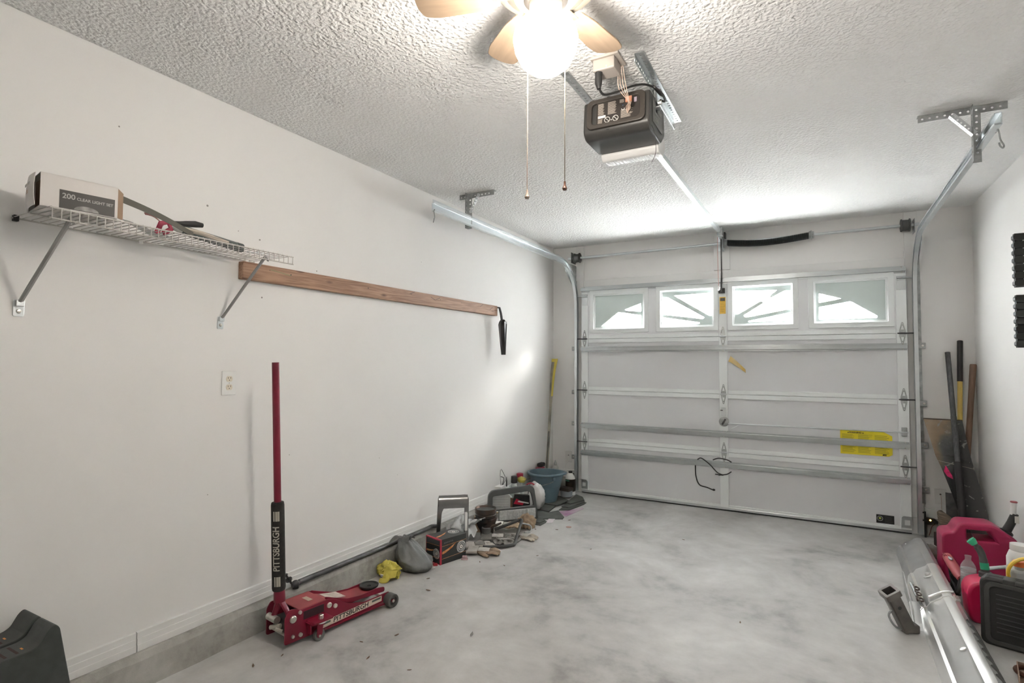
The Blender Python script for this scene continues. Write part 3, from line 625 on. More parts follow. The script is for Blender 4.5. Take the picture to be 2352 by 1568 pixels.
# ------------------------------------------------------------------ wire shelf on the left wall
wire_m = mat('grey_vinyl_wire', (.50, .48, .45), .45, var=(10, .06))
SY0, SY1, SZ, SX = -4.612, -3.655, 1.842, -.079
sh = thing('wire_shelf', 'grey vinyl-coated wire shelf on the wall above the outlet', 'shelf', (XL, SY0, SZ))
LS = SY1 - SY0
for dx, dz in ((.012, 0), (.155, -.003), (.30, 0), (.30, -.035)):
    MB().tube([(dx, 0, dz), (dx, LS, dz)], .0030, 6).build('rail', wire_m, sh, smooth=True)
w0 = None
for i in range(38):
    y = .006 + i * (LS - .012) / 37
    if w0 is None: w0 = MB().tube([(.010, 0, .004), (.296, 0, .004), (.303, 0, -.002), (.303, 0, -.037)], .0017, 5).build('cross_wire', wire_m, sh, loc=(0, y, 0))
    else: copy_child(w0, sh, (0, y, 0))
strap_m = mat('grey_bracket_steel', (.30, .295, .285), .5, .3)
for y, yt in ((-4.579, -4.545), (-3.822, -3.795)):
    b = MB().tube([(.012, y - SY0, 1.545 - SZ), (.285, yt - SY0, -.018), (.300, yt - SY0, -.040)], .0085, 6, flat=.5).build('bracket', strap_m, sh)
    cp = MB().prism(rrect(y - SY0 - .016, 1.495 - SZ, y - SY0 + .016, 1.555 - SZ, .006), 0, .004, 'x').box(.002, y - SY0 - .012, 1.532 - SZ, .018, y - SY0 + .012, 1.552 - SZ).build('wall_clip', galv_m, b, bevel=.001)
    MB().lathe([(.008, 0), (.006, .004), (0, .005)], 10, Matrix.Translation((.004, y - SY0, 1.514 - SZ)) @ RY).build('screw', bolt_m, b)
for y in (-4.60, -4.19, -3.70):
    MB().box(0, y - SY0 - .008, -.010, .018, y - SY0 + .008, .012).build('back_clip', whitep_m if y > -4.5 else blackp_m, sh, bevel=.002)
# box of lights
bx = thing('light_set_box', 'white carton printed 200 CLEAR LIGHT SET on the wire shelf', 'box', (-.112, -4.627, 1.848), -.16)
card_m = mat('white_carton', (.70, .67, .65), .6, var=(4, .04)); brown_m = mat('brown_card', (.30, .20, .13), .8, var=(12, .1))
L0, D0, H0 = .215, .150, .112
cr = MB().box(-.002, 0, 0, 0, L0, H0).box(-D0, 0, 0, -D0 + .002, L0, H0).box(-D0, 0, 0, 0, L0, .002).box(-D0, 0, H0 - .002, 0, L0, H0)
cr.build('carton', card_m, bx)
MB().box(-D0 + .004, .016, .004, -.004, .020, H0 - .004).build('inner_flap', brown_m, bx)
MB().box(-D0 + .004, L0 - .012, .004, -.004, L0 - .009, H0 - .004).build('inner_flap', brown_m, bx)
MB().sheet(lambda u, v: (-D0 + (D0 - .014) * u, -.003 - .012 * sin(pi * u * .8) - .004 * sin(pi * v), -.004 + v * (H0 - .004) + .006 * u), 10, 6, .002).build('end_flap', card_m, bx, smooth=True)
letter('flap_print', 'CLEAR LIGHT', .011, mat('faded_grey_print', (.46, .45, .43), .7), bx, (-.078, -.0190, .078), (1, -.02, 0), (0, 0, 1), th=.0004, bold=.0006)
letter('flap_print', '200', .018, mat('faded_orange_print', (.62, .47, .38), .7), bx, (-.072, -.0196, .052), (1, -.02, 0), (0, 0, 1), th=.0004)
MB().sheet(lambda u, v: (-.003 - .020 * u, L0 + .022 * u, .004 + v * (H0 - .010 * u - .006)), 4, 2, .002).build('side_flap', brown_m, bx)
pn = MB().box(-.0002, .050, .004, .0008, .206, .066).build('print_panel', mat('charcoal_print', (.050, .045, .040), .45, var=(3, .2)), bx)
letter('panel_letters', '200', .024, mat('silver_print', (.40, .39, .37), .5), pn, (.0010, .075, .046), (0, 1, 0), (0, 0, 1), th=.0003, bold=.0004)
letter('panel_letters', 'CLEAR LIGHT SET', .0135, MATS['silver_print'], pn, (.0010, .149, .043), (0, 1, 0), (0, 0, 1), th=.0003, bold=.0003, sx=.98)
MB().prism([(.095 + .035 * cos(a), .006 + .016 * sin(a)) for a in [pi * i / 12 for i in range(13)]], .0005, .0012, 'x', Matrix.Translation((0, .03, 0))).build('bulb_picture', mat('picture_grey', (.26, .25, .24), .4, var=(40, .5)), pn)
# long strip curling out of the carton
one(MB().sheet(lambda u, v: (-.19 + .07 * u + .0 * v, -4.385 + .27 * u, 1.962 - .104 * (u ** .9) + .035 * sin(pi * u) * .35 + (v - .5) * .026 * (1 - .2 * u)), 16, 2, .003).build('flat_strip', mat('olive_grey_strip', (.115, .11, .09), .6), smooth=True),
    'long olive grey strip sagging from the carton onto the shelf', 'strip')
one(MB().sheet(lambda u, v: (-.30 + .10 * v, -4.37 + .22 * u, 1.853 + .085 * (1 - u) ** 1.3 * (1 - .6 * v) + .006 * noise.noise(Vector((u * 6, v * 5, 1)))), 14, 8, .001).build('plastic_sheet', mat('hazy_plastic_film', (.74, .74, .73), .35, var=(8, .05)), smooth=True),
    'crumpled white plastic sheet behind the olive strip', 'plastic sheet')
# caulking gun like tool: red yoke, black handle, grey tube
cg = thing('hand_tool', 'red hand tool with a black handle lying on the wire shelf', 'tool', (-.20, -4.16, 1.852))
MB().tube([(0, -.055, 0), (0, -.04, .045), (0, -.012, .055), (0, .0, .03), (0, -.03, .004)], .011, 8, flat=.55).build('yoke', mat('crimson_plastic', (.38, .03, .07), .45), cg, smooth=True)
MB().tube([(0, -.01, .052), (0, .035, .060), (0, .060, .064), (0, .100, .072), (0, .130, .074)], [.009, .010, .013, .014, .010], 10).build('handle', blackp_m, cg, smooth=True)
MB().sheet(lambda u, v: (-.01 + .01 * v, -.10 + .07 * u, .075 - .03 * u - .01 * v + .012 * sin(u * 3)), 6, 2, .002).build('thin_blade', mat('rust_red_blade', (.22, .08, .07), .5), cg)
tb = thing('grey_tube', 'dark grey capped tube lying along the wire shelf', 'tube', (-.25, -4.09, 1.878))
MB().tube([(0, 0, .022), (.01, .26, -.006), (.0105, .275, -.0075)], [.020, .0205, .018], 16).build('tube_body', mat('slate_grey_tube', (.085, .10, .10), .5), tb, smooth=True)
MB().tube([(.0098, .245, -.0045), (.0105, .277, -.0075)], [.0215, .0212], 16).build('tube_cap', mat('slate_cap', (.06, .07, .07), .45), tb, smooth=True, bevel=.003)
MB().tube([(0, -.045, .026), (0, .0, .022)], [.010, .018], 12).build('nozzle_collar', mat('pale_collar', (.55, .55, .52), .4), tb, smooth=True)
one(MB().tube([(-.165, -4.135, 1.885), (-.155, -4.06, 1.880), (-.150, -3.945, 1.862)], [.012, .013, .011], 8, flat=.75).build('driftwood_stick', mat('weathered_pale_wood', (.52, .46, .39), .7, var=(9, .3), stretch=(8, 1, 8)), smooth=True),
    'weathered pale wooden stick beside the grey tube', 'stick')
one(MB().tube([(-.22, -3.80, 1.858), (-.20, -3.735, 1.853)], .004, 6).tube([(-.205, -3.76, 1.862), (-.196, -3.73, 1.858)], .006, 6).build('metal_pin', galv_m, smooth=True), 'thin metal pin at the end of the grey tube', 'pin')

# ------------------------------------------------------------------ wood board, scoop, outlet
def wood():
    m = bpy.data.materials.new('pine_board'); m.use_nodes = True; N = m.node_tree.nodes; L = m.node_tree.links; b = N['Principled BSDF']
    tc = N.new('ShaderNodeTexCoord'); mp = N.new('ShaderNodeMapping'); mp.inputs['Scale'].default_value = (14, 0.9, 14); L.new(tc.outputs['Object'], mp.inputs['Vector'])
    w = N.new('ShaderNodeTexNoise'); w.inputs['Scale'].default_value = 3.2; w.inputs['Detail'].default_value = 7; w.inputs['Distortion'].default_value = 1.6; L.new(mp.outputs['Vector'], w.inputs['Vector'])
    r = N.new('ShaderNodeValToRGB'); e = r.color_ramp.elements; e[0].position = .32; e[0].color = (.22, .112, .062, 1); e[1].position = .62; e[1].color = (.40, .24, .15, 1); L.new(w.outputs['Fac'], r.inputs['Fac'])
    v = N.new('ShaderNodeTexVoronoi'); v.inputs['Scale'].default_value = 1.0
    mp2 = N.new('ShaderNodeMapping'); mp2.inputs['Scale'].default_value = (12, 4.2, 12); L.new(tc.outputs['Object'], mp2.inputs['Vector']); L.new(mp2.outputs['Vector'], v.inputs['Vector'])
    r2 = N.new('ShaderNodeValToRGB'); r2.color_ramp.elements[0].position = .05; r2.color_ramp.elements[0].color = (.10, .05, .03, 1); r2.color_ramp.elements[1].position = .16; r2.color_ramp.elements[1].color = (1, 1, 1, 1); L.new(v.outputs['Distance'], r2.inputs['Fac'])
    mx = N.new('ShaderNodeMix'); mx.data_type = 'RGBA'; mx.blend_type = 'MULTIPLY'; mx.inputs[0].default_value = .75; L.new(r.outputs['Color'], mx.inputs[6]); L.new(r2.outputs['Color'], mx.inputs[7]); L.new(mx.outputs[2], b.inputs['Base Color'])
    b.inputs['Roughness'].default_value = .6; return m
pine_m = wood()
wb = thing('wood_board', 'long reddish pine board screwed flat to the wall', 'board', (XL, -3.735, 1.79))
MB().box(0, 0, -.0435, .038, 2.467, .0435).build('plank', pine_m, wb, bevel=.003, rot=(.0052, 0, 0))
for y, z, r in ((.28, .014, .0035), (.86, .012, .0035), (1.28, .02, .003), (1.62, .015, .003), (.15, .02, .002), (1.9, .018, .0025)):
    MB().cyl((.037, y, z + .005 * y), (.0388, y, z + .005 * y), r, 8).build('screw_hole', ink_m, wb)
for y, z, a in ((1.29, .03, .35), (1.53, .014, -.3), (1.59, .02, .35), (2.2, .024, .4), (2.36, .014, .5)):
    MB().box(-.0005, -.028, -.0012, .0006, .028, .0012, Matrix.Translation((.0384, y, z + .005 * y)) @ Matrix.Rotation(a, 4, 'X')).build('pencil_mark', ink_m, wb)
MB().sheet(lambda u, v: (.0386, .155 + .125 * u, .024 - .014 * u + .003 * (v - .5)), 4, 1, .0006).build('green_scrawl', mat('green_ink', (.20, .24, .11), .7), wb)
# black scoop hung on the board end
sc = thing('plastic_scoop', 'black plastic scoop hanging at the end of the pine board', 'scoop', (-.345, -1.262, 1.80))
MB().tube([(-.01, .005, .035), (.018, .004, .032), (.034, .002, -.02), (.046, .0, -.085)], [.011, .012, .013, .014], 8, flat=.7).build('handle', blackp_m, sc, smooth=True)
def scoop(u, v):
    # u down the length, v across
    z = -.075 - .31 * u; w = .075 * (1 - .55 * u) if u > .12 else .03 + .045 * (u / .12)
    a = (v - .5) * 2
    return (.052 + a * w * .62 + .012 * u, -.034 * sin(pi * min(1, u * 1.1)) * (1 - abs(a)), z)
MB().sheet(scoop, 14, 8, .005).build('blade', blackp_m, sc, smooth=True, ang=30)
MB().sheet(lambda u, v: (.092 - .012 * u, -.045 * v * (1 - u * .8) + .004, -.095 - .25 * u), 8, 3, .004).build('side_wall', blackp_m, sc, smooth=True)
def outlet(x, y, z, nx, nm, label):
    t = thing('wall_outlet', label, 'outlet', (x, y, z)); s = nx
    MB().box(0, -.037, -.058, s * .005, .037, .058).build('cover_plate', whitep_m, t, bevel=.003)
    for dz in (-.020, .020):
        r = MB().prism([(.0165 * cos(a) * 1.0, dz + max(-.0135, min(.0135, .0165 * sin(a)))) for a in [2 * pi * i / 20 for i in range(20)]], s * .004, s * .0066, 'x').build('receptacle', mat('ivory_plastic', (.72, .66, .55), .4), t)
        MB().box(s * .006, -.0075, dz + .001, s * .007, -.0053, dz + .0085).box(s * .006, .0053, dz + .001, s * .007, .0075, dz + .0085).build('slot', ink_m, r)
        MB().cyl((s * .006, 0, dz - .006), (s * .007, 0, dz - .006), .0022, 8).build('slot', ink_m, r)
    MB().cyl((s * .004, 0, 0), (s * .006, 0, 0), .003, 8).build('screw', bolt_m, t)
outlet(XL, -3.770, 1.236, 1, '', 'white duplex outlet on the wall beside the red jack handle')
for x, z, l in ((-.195, .352, 'blank white cover plate low on the wall behind the bucket'), (2.963, .315, 'blank white cover plate low on the wall behind the sheet metal')):
    t = thing('cover_plate', l, 'wall plate', (x, 0, z))
    MB().box(-.037, -.004, -.058, .037, 0, .058).build('plate', mat('painted_plate', (.72, .71, .69), .5), t, bevel=.002)
    MB().cyl((0, -.0035, .015), (0, -.005, .015), .006, 10).build('wire_hole', ink_m, t)
    MB().tube(spline([(0, -.006, .015), (.004, -.012, -.03), (-.03 if x < 1 else .004, -.016, -.10), (-.07 if x < 1 else .02, -.020, -.20)]), .0018, 5).build('sensor_wire', whitep_m if x < 1 else mat('pinkish_wire', (.55, .42, .36), .6), t)

# ------------------------------------------------------------------ floor jack
jk = thing('floor_jack', 'red low profile floor jack with a tall upright handle', 'floor jack', (-.150, -3.655, 0), -.15)
pl = roundpoly([(0.0, .022), (0.0, .145), (.020, .178), (.055, .172), (.085, .158), (.225, .160), (.265, .150), (.35, .100), (.45, .072), (.62, .074), (.625, .040), (.56, .030), (.20, .020)], .012)
for s_ in (-1, 1):
    MB().prism(pl, s_ * .078, s_ * .084, 'x').build('side_plate', red_m, jk, bevel=.0015)
    MB().box(s_ * .060, .20, .020, s_ * .098, .60, .026).build('bottom_flange', red_m, jk, bevel=.001)
    MB().prism(roundpoly([(.225, .168), (.29, .142), (.36, .116), (.45, .104), (.55, .108), (.60, .100), (.60, .075), (.225, .10)], .01), s_ * .060, s_ * .066, 'x').build('arm_side', red_m, jk, bevel=.001)
    w = MB().lathe([(.012, -.024), (.034, -.024), (.036, -.021), (.036, .021), (.034, .024), (.024, .024), (.022, .010), (.010, .010), (.010, .016), (0, .016)], 24, Matrix.Translation((s_ * .108, .610, .036)) @ Matrix.Rotation(s_ * pi / 2, 4, 'Y')).build('front_wheel', mat('worn_grey_wheel', (.10, .10, .095), .6, .2), jk, smooth=True, ang=30)
    MB().lathe([(.010, .010), (.010, .020), (0, .022)], 10, Matrix.Translation((s_ * .108, .610, .036)) @ Matrix.Rotation(s_ * pi / 2, 4, 'Y')).build('hub_cap', red_m, w)
    # caster
    cb_ = MB().prism([(.105, .092), (.115, .100), (.215, .100), (.215, .092)], s_ * .084, s_ * .150, 'x').prism([(.105, .092), (.215, .092), (.215, .050), (.16, .035)], s_ * .084, s_ * .088, 'x').prism([(.110, .098), (.116, .098), (.118, .04), (.112, .04)], s_ * .084, s_ * .118, 'x').build('caster_bracket', red_m, jk, bevel=.001)
    MB().lathe([(.012, 0), (.012, .018), (.010, .020), (0, .020)], 6, Matrix.Translation((s_ * .122, .165, .100))).build('caster_nut', bolt_m, cb_)
    MB().lathe([(.026, 0), (.028, -.005), (.022, -.009)], 18, Matrix.Translation((s_ * .122, .165, .091))).build('swivel_plate', galv_m, cb_, smooth=True)
    fk = MB()
    for d in (-.014, .014):
        fk.prism(roundpoly([(.148, .083), (.182, .083), (.176, .030), (.165, .016), (.152, .016), (.148, .03)], .006), s_ * .122 + d - .0015, s_ * .122 + d + .0015, 'x', Matrix.Translation((0, -.012, .004)))
    fk.build('caster_fork', red_m, cb_)
    MB().lathe([(.006, -.011), (.024, -.011), (.028, -.008), (.028, .008), (.024, .011), (.006, .011)], 22, Matrix.Translation((s_ * .122, .155, .028)) @ RY).build('caster_wheel', mat('grey_caster_wheel', (.13, .13, .125), .5), cb_, smooth=True, ang=30)
    MB().cyl((s_ * .122 - .018, .150, .028), (s_ * .122 + .018, .150, .028), .006, 8).build('caster_axle', bolt_m, cb_)
    for y, z, r in ((.040, .130, .017), (.075, .150, .009), (.040, .050, .008), (.080, .045, .010), (.235, .130, .013), (.270, .115, .011)):
        MB().lathe([(r, 0), (r, .006), (r * .8, .009), (0, .009)], 14, Matrix.Translation((s_ * .084, y, z)) @ Matrix.Rotation(s_ * pi / 2, 4, 'Y')).build('pivot_bolt', bolt_m, jk, smooth=True, ang=30)
    MB().prism([(.095, .108), (.205, .108), (.205, .146), (.095, .146)], s_ * .0842, s_ * .0850, 'x').build('side_window', mat('dark_window', (.035, .015, .02), .3), jk)
MB().box(-.078, .075, .156, .078, .222, .161).build('top_cover', mat('dusty_red_enamel', (.30, .045, .05), .5, var=(9, .15)), jk, bevel=.002)
MB().box(-.030, .155, .1612, .028, .180, .1616).build('paper_sticker', mat('faded_paper', (.46, .36, .28), .8), jk)
MB().sheet(lambda u, v: (-.06 + .12 * v, .225 + .34 * u, .150 - .055 * u - .02 * sin(pi * u)), 12, 1, .004).build('lift_arm', MATS['dusty_red_enamel'], jk, smooth=True)
st = MB().sheet(lambda u, v: (-.045 + .09 * v, .262 + .10 * u, .1425 - .0165 * u - .0058 * sin(pi * (.11 + .3 * u)) + .001), 5, 1, .0006).build('arm_sticker', mat('scuffed_sticker', (.52, .45, .40), .7, var=(30, .25)), jk)
MB().lathe([(0, .0), (.040, 0), (.050, .006), (.052, .016), (.046, .016), (.042, .010), (.012, .009), (.010, .004), (0, .004)], 30, Matrix.Translation((0, .545, .098))).cyl((0, .545, .06), (0, .545, .10), .02, 12).build('saddle', mat('black_saddle', (.03, .032, .03), .5, .3), jk, smooth=True, ang=30)
MB().cyl((-.13, .61, .036), (.13, .61, .036), .008, 10).build('axle', bolt_m, jk, smooth=True)
MB().cyl((-.078, .020, .055), (.078, .020, .055), .006, 10).build('tie_rod', bolt_m, jk, smooth=True)
MB().cyl((-.055, -.002, .122), (.020, -.002, .122), .017, 14).build('pivot_roller', bolt_m, jk, smooth=True)
MB().box(-.06, .02, .05, .05, .20, .115).build('pump_block', darkst_m, jk, bevel=.01)
MB().cyl((-.02, -.012, .082), (.03, .01, .095), .011, 10).cyl((.02, -.01, .085), (.045, .01, .075), .008, 8).build('pump_pistons', mat('pale_pump', (.50, .46, .40), .5), jk)
yk = MB()
yk.tube([(0, .020, .20), (0, .018, .235), (-.002, .018, .255)], [.027, .026, .024], 16)
yk.tube([(0, .020, .215), (-.045, .030, .165), (-.060, .035, .130)], [.016, .014, .013], 8, flat=.6).tube([(0, .020, .215), (.045, .030, .165), (.062, .035, .130)], [.016, .014, .013], 8, flat=.6).tube([(0, .02, .20), (-.012, .005, .15), (-.02, .0, .122)], [.018, .013, .012], 8)
yk.build('handle_yoke', red_m, jk, smooth=True)
h0, h1 = Vector((-.002, .018, .205)), Vector((.030, -.045, 1.337))
hd = lambda z: h0.lerp(h1, (z - h0.z) / (h1.z - h0.z))
MB().tube([hd(.205), hd(1.337)], .0165, 16).build('handle', red_m, jk, smooth=True)
MB().tube([hd(.255), hd(.265), hd(.660), hd(.672)], [.029, .031, .030, .028], 20).build('grip_sleeve', mat('black_foam', (.022, .020, .018), .85, var=(60, .3)), jk, smooth=True)
dirz = (h1 - h0).normalized(); cdir = Vector((2.1, -5.43, 0)) - Vector((-.16, -3.64, 0)); phi0 = atan2(cdir.y, cdir.x) + .15 - .28
def wrap(me, zc, r):
    bm = bmesh.new(); bm.from_mesh(me)
    for q in range(-10, 11): bmesh.ops.bisect_plane(bm, geom=bm.verts[:] + bm.edges[:] + bm.faces[:], plane_co=(0, q * .0025, 0), plane_no=(0, 1, 0))
    bm.to_mesh(me); bm.free()
    for v in me.vertices:
        q = hd(zc + v.co.x); a = phi0 - v.co.y / r; v.co = Vector((q.x + (r + v.co.z) * cos(a), q.y + (r + v.co.z) * sin(a), q.z))
    me.update()
slab_m = mat('silver_letter_vinyl', (.46, .43, .37), .5)
me = text_mesh('PITTSBURGH', .043, .0004, .0008, sx=.86); wrap(me, .458, .0312); mobj('sleeve_letters', me, slab_m, jk)
for zc in (.302, .612):
    for dy in (-.012, -.002, .009):
        g = MB().sheet(lambda u, v: ((u - .5) * .046, dy + (v - .5) * (.009 if dy < 0 else .006), 0), 2, 2, .0006); g = g.build('sleeve_stripe', slab_m, jk); wrap(g.data, zc, .0312)
MB().tube([hd(.665), hd(.676)], .020, 16).build('sleeve_collar', blackp_m, jk)
# printed strip on the side plate facing the camera
stp = MB().prism([(.185, .028), (.565, .040), (.565, .068), (.50, .068), (.185, .060)], .0842, .0847, 'x').build('name_strip', mat('cream_vinyl', (.62, .54, .44), .5), jk)
letter('strip_letters', 'PITTSBURGH', .0335, ink_m, stp, (.0849, .368, .0495), (0, 1, .030), (0, -.03, 1), th=.0002, bold=.0006, shear=.15, sx=1.12)
for a, b in ((.200, .245), (.500, .558)): MB().prism([(a, .043 + (a - .2) * .03), (b, .043 + (b - .2) * .03), (b, .053 + (b - .2) * .03), (a, .053 + (a - .2) * .03)], .0847, .0851, 'x').build('strip_bar', mat('grey_green_vinyl', (.10, .12, .11), .5), stp)
# bar lying on the curb
br = thing('steel_bar', 'grey steel bar with a bolted end joint lying on the curb', 'steel bar', (-.345, -3.40, .137))
MB().tube(spline([(.006, .035, .022), (.006, .12, .020), (.006, .7, .016), (.006, 1.12, .016), (.01, 1.20, .02), (.03, 1.26, .01)]), [.010, .011, .013] + [.0135] * 37 + [.013], 12).build('rod', darkst_m, br, smooth=True)
MB().ell((.012, .010, .022), (.020, .022, .020), 14, 10).tube([(.012, -.01, .02), (.014, .035, .02)], .012, 10).build('end_joint', darkst_m, br, smooth=True)
MB().cyl((.010, -.012, .03), (.002, -.045, .085), .006, 10).lathe([(.018, -.004), (.018, .004)], 12, Matrix.Translation((.006, -.028, .055)) @ Matrix.Rotation(.5, 4, 'X')).lathe([(.010, 0), (.010, .008)], 6, Matrix.Translation((.002, -.044, .082))).build('end_bolt', darkst_m, br, smooth=True, ang=30)
MB().lathe([(.016, 0), (.014, .018), (.008, .024)], 12, Matrix.Translation((.012, .012, -.002))).build('rubber_boot', rubber_m, br, smooth=True)
# stack of black ramps, near left
rp = thing('car_ramp', 'black plastic car ramp against the left wall', 'ramp', (-.24, -4.38, 0))
ramp_m = mat('black_ramp_plastic', (.045, .05, .047), .5, var=(30, .15), bump=(250, .15, .001))
rpf = roundpoly([(-.066, 0), (-.146, .452), (-.160, .468), (-.176, .456), (-.198, .418), (-.218, .409), (-.56, .395), (-1.05, .012), (-1.05, 0)], .014)
for x0, x1 in ((-.105, .008), (.022, .130)):
    MB().prism(rpf, x0, x1, 'x').build('ramp_half', ramp_m, rp, bevel=.006)
MB().prism([(-.08, 0), (-.15, .39), (-.50, .34), (-.95, .005), (-.95, 0)], .006, .024, 'x').build('web', mat('deep_black_plastic', (.008, .008, .008), .7), rp)
for x0, x1 in ((-.09, -.01), (.04, .112)):
    for j in range(9):
        y = -.250 - j * .030
        MB().box(x0, y - .004, .392 - j * .001, x1, y + .004, .4082 - j * .00122).build('tread_slot', mat('slot_dark_red', (.03, .008, .006), .6), rp)
    MB().box(x0 + .04, -.234, .4082, x0 + .055, -.229, .4095).build('orange_mark', mat('orange_paint', (.75, .28, .06), .5), rp)
MB().prism([(-.35, .0), (-.35, .37), (-.31, .375), (-.30, 0)], .1301, .1312, 'x').build('side_slot', MATS['deep_black_plastic'], rp)

# ------------------------------------------------------------------ clutter along the left wall
def crumple(c, r, nu, nv, amp, freq, seed, floor=0.001, sq=1.0): return MB().ell(c, r, nu, nv, amp, freq, seed, floor=floor, sq=sq)
yglove_m = mat('yellow_cloth', (.62, .53, .10), .8, var=(10, .2), bump=(80, .3, .003))
yg = thing('yellow_cloth_glove', 'yellow cloth glove bundle on the floor by the grey bag', 'glove', (-.250, -2.745, 0))
crumple((0, 0, .040), (.078, .060, .048), 36, 22, .45, 2.3, 3).build('palm', yglove_m, yg, smooth=True, ang=60)
MB().sheet(lambda u, v: (.02 + .085 * u, -.045 - .04 * v + .02 * u, .012 + .05 * sin(pi * v) * (1 - .3 * u) + .02 * u), 8, 6, .004).build('cuff', yglove_m, yg, smooth=True)
MB().tube(spline([(.04, -.06, .05), (.06, -.085, .02), (.04, -.10, .012), (.015, -.10, .012)]), .014, 8, flat=.6).build('finger', yglove_m, yg, smooth=True)
MB().box(-.012, -.002, -.008, .012, .001, .010, Matrix.Translation((.012, -.077, .030)) @ Matrix.Rotation(.3, 4, 'X')).build('cloth_tag', whitep_m, yg)
gb = thing('grey_plastic_bag', 'knotted dark grey plastic bag beside the black rotor box', 'bag', (-.195, -2.565, 0))
gbag_m = mat('grey_bag_film', (.17, .175, .175), .28, var=(6, .2), bump=(24, .6, .01))
bm_ = MB(); vs = []; fs = []; nu, nv = 56, 34
for i in range(nv + 1):
    t_ = i / nv
    for j in range(nu):
        a = 2 * pi * j / nu; R = .112 * (1 - (1 - min(1, t_ / .22)) ** 2 * .25) * (1 - .80 * max(0, (t_ - .30) / .70) ** 1.3)
        pl = .5 * sin(a * 9 + 2 * sin(t_ * 5)) + .5 * sin(a * 14 + 1.3)
        k = 1 + .22 * noise.noise(Vector((cos(a) * 1.5, sin(a) * 1.5, t_ * 2.4 + 4))) + .10 * noise.noise(Vector((cos(a) * 4, sin(a) * 4, t_ * 6))) + .10 * pl * t_ * t_
        vs.append((R * 1.12 * k * cos(a) - .085 * t_ ** 2.2, R * k * sin(a) - .02 * t_, .002 + .195 * t_ + .012 * noise.noise(Vector((a, t_ * 3, 2))) * (t_ > .05)))
for i in range(nv):
    for j in range(nu): fs.append((i * nu + j, i * nu + (j + 1) % nu, (i + 1) * nu + (j + 1) % nu, (i + 1) * nu + j))
fs += [tuple(range(nu))[::-1], tuple(nv * nu + j for j in range(nu))]
bm_.add(vs, fs).build('bag_body', gbag_m, gb, smooth=True, ang=70)
MB().sheet(lambda u, v: (-.07 - .060 * u + .02 * sin(v * 5), -.03 + .03 * u * cos(v * 4) - .06 * (v - .5), .185 + .060 * u * sin(pi * (.2 + .6 * v)) - .055 * u * u + .012 * sin(v * 9 + u * 3)), 10, 12, .0012).build('bag_ear', gbag_m, gb, smooth=True, ang=70)
MB().sheet(lambda u, v: (-.08 + .07 * u, -.02 - .07 * (v - .5), .188 + .03 * sin(pi * v) * u + .008 * sin(v * 11)), 8, 10, .0012).build('bag_ear', gbag_m, gb, smooth=True, ang=70)
one(MB().prism([(-.255, -2.665), (-.075, -2.500), (-.13, -2.43), (-.30, -2.60)], .0005, .0035, 'z').build('cardboard_sheet', mat('white_card', (.66, .64, .61), .7)), 'thin white card under the grey plastic bag', 'card')
one(MB().prism([(-.105, -2.478), (-.085, -2.462), (-.10, -2.45), (-.12, -2.468)], .004, .018, 'z').build('red_scrap', mat('red_scrap', (.42, .03, .04), .5)), 'small red scrap between the grey bag and the rotor box', 'scrap')
# rotor box
rb = thing('rotor_box', 'black box with red edges, orange flames and a rotor picture', 'box', (-.083, -2.437, 0), -.27)
bxm = mat('black_carton', (.028, .030, .030), .4, var=(4, .15)); flame_m = mat('orange_flame_print', (.75, .22, .04), .5, col2=(.80, .45, .22), var=(30, .3)); redc_m = mat('red_carton_edge', (.50, .04, .07), .5)
sil_m = mat('silver_rotor_print', (.42, .42, .41), .4, var=(40, .3))
D1, L1_, H1 = .155, .226, .163
MB().box(-D1, .012, 0, 0, L1_, H1).build('carton', bxm, rb, bevel=.001)
MB().box(-D1 - .001, 0, 0, .001, .012, H1 + .001).build('lid_edge', redc_m, rb)
MB().box(-D1 + .005, -.0008, .005, -.006, .0002, H1 - .006).build('end_panel', bxm, rb)
def flame(name, M): MB().prism(roundpoly([(0, .010), (.05, .022), (.12, .050), (.085, .022), (.03, .0), (0, -.006)], .006), 0, .0008, 'z', M).build(name, flame_m, rb)
MX = basis((.0006, 0, 0), (0, 1, 0), (0, 0, 1)); MY = basis((0, -.0012, 0), (1, 0, 0), (0, 0, 1)); MZ = basis((0, 0, H1 + .0006), (0, 1, 0), (-1, 0, 0))
flame('flame_print', MX @ Matrix.Translation((.016, .072, 0))); flame('flame_print', MZ @ Matrix.Translation((.016, .06, 0)))
flame('flame_print', MY @ Matrix.Translation((-.148, .072, 0)) @ Matrix.Rotation(-.2, 4, 'Z') @ Matrix.Diagonal((.7, .7, 1, 1)))
def disc(M, c, r):
    me = plate(circ(c[0], c[1], r, 24), [circ(c[0], c[1], r * .78, 24)], .0008); me.transform(M); mobj('rotor_print', me, sil_m, rb)
    me = plate(circ(c[0], c[1], r * .68, 24), [circ(c[0], c[1], r * .48, 20)], .0008); me.transform(M); mobj('rotor_print', me, sil_m, rb)
    me = plate(circ(c[0], c[1], r * .34, 16), [circ(c[0], c[1], r * .10, 10)], .0008); me.transform(M); mobj('rotor_print', me, MATS['white_ink'], rb)
disc(MX, (.182, .082), .040); disc(MY, (-.040, .066), .034); disc(MZ, (.182, .085), .040)
for M, x0, x1 in ((MX, .014, .224), (MY, -.148, -.008)):
    for z in (.036, .118):
        MB().prism([(x0, z - .001), (x1, z + .006), (x1, z + .0078), (x0, z + .0008)], 0, .0007, 'z', M).build('orange_rule', flame_m, rb)
letter('box_letters', 'BRAKE ROTOR', .012, mat('dark_grey_print', (.13, .13, .13), .5), rb, (.0009, .07, .138), (0, 1, .03), (0, 0, 1), th=.0003, bold=.0004)
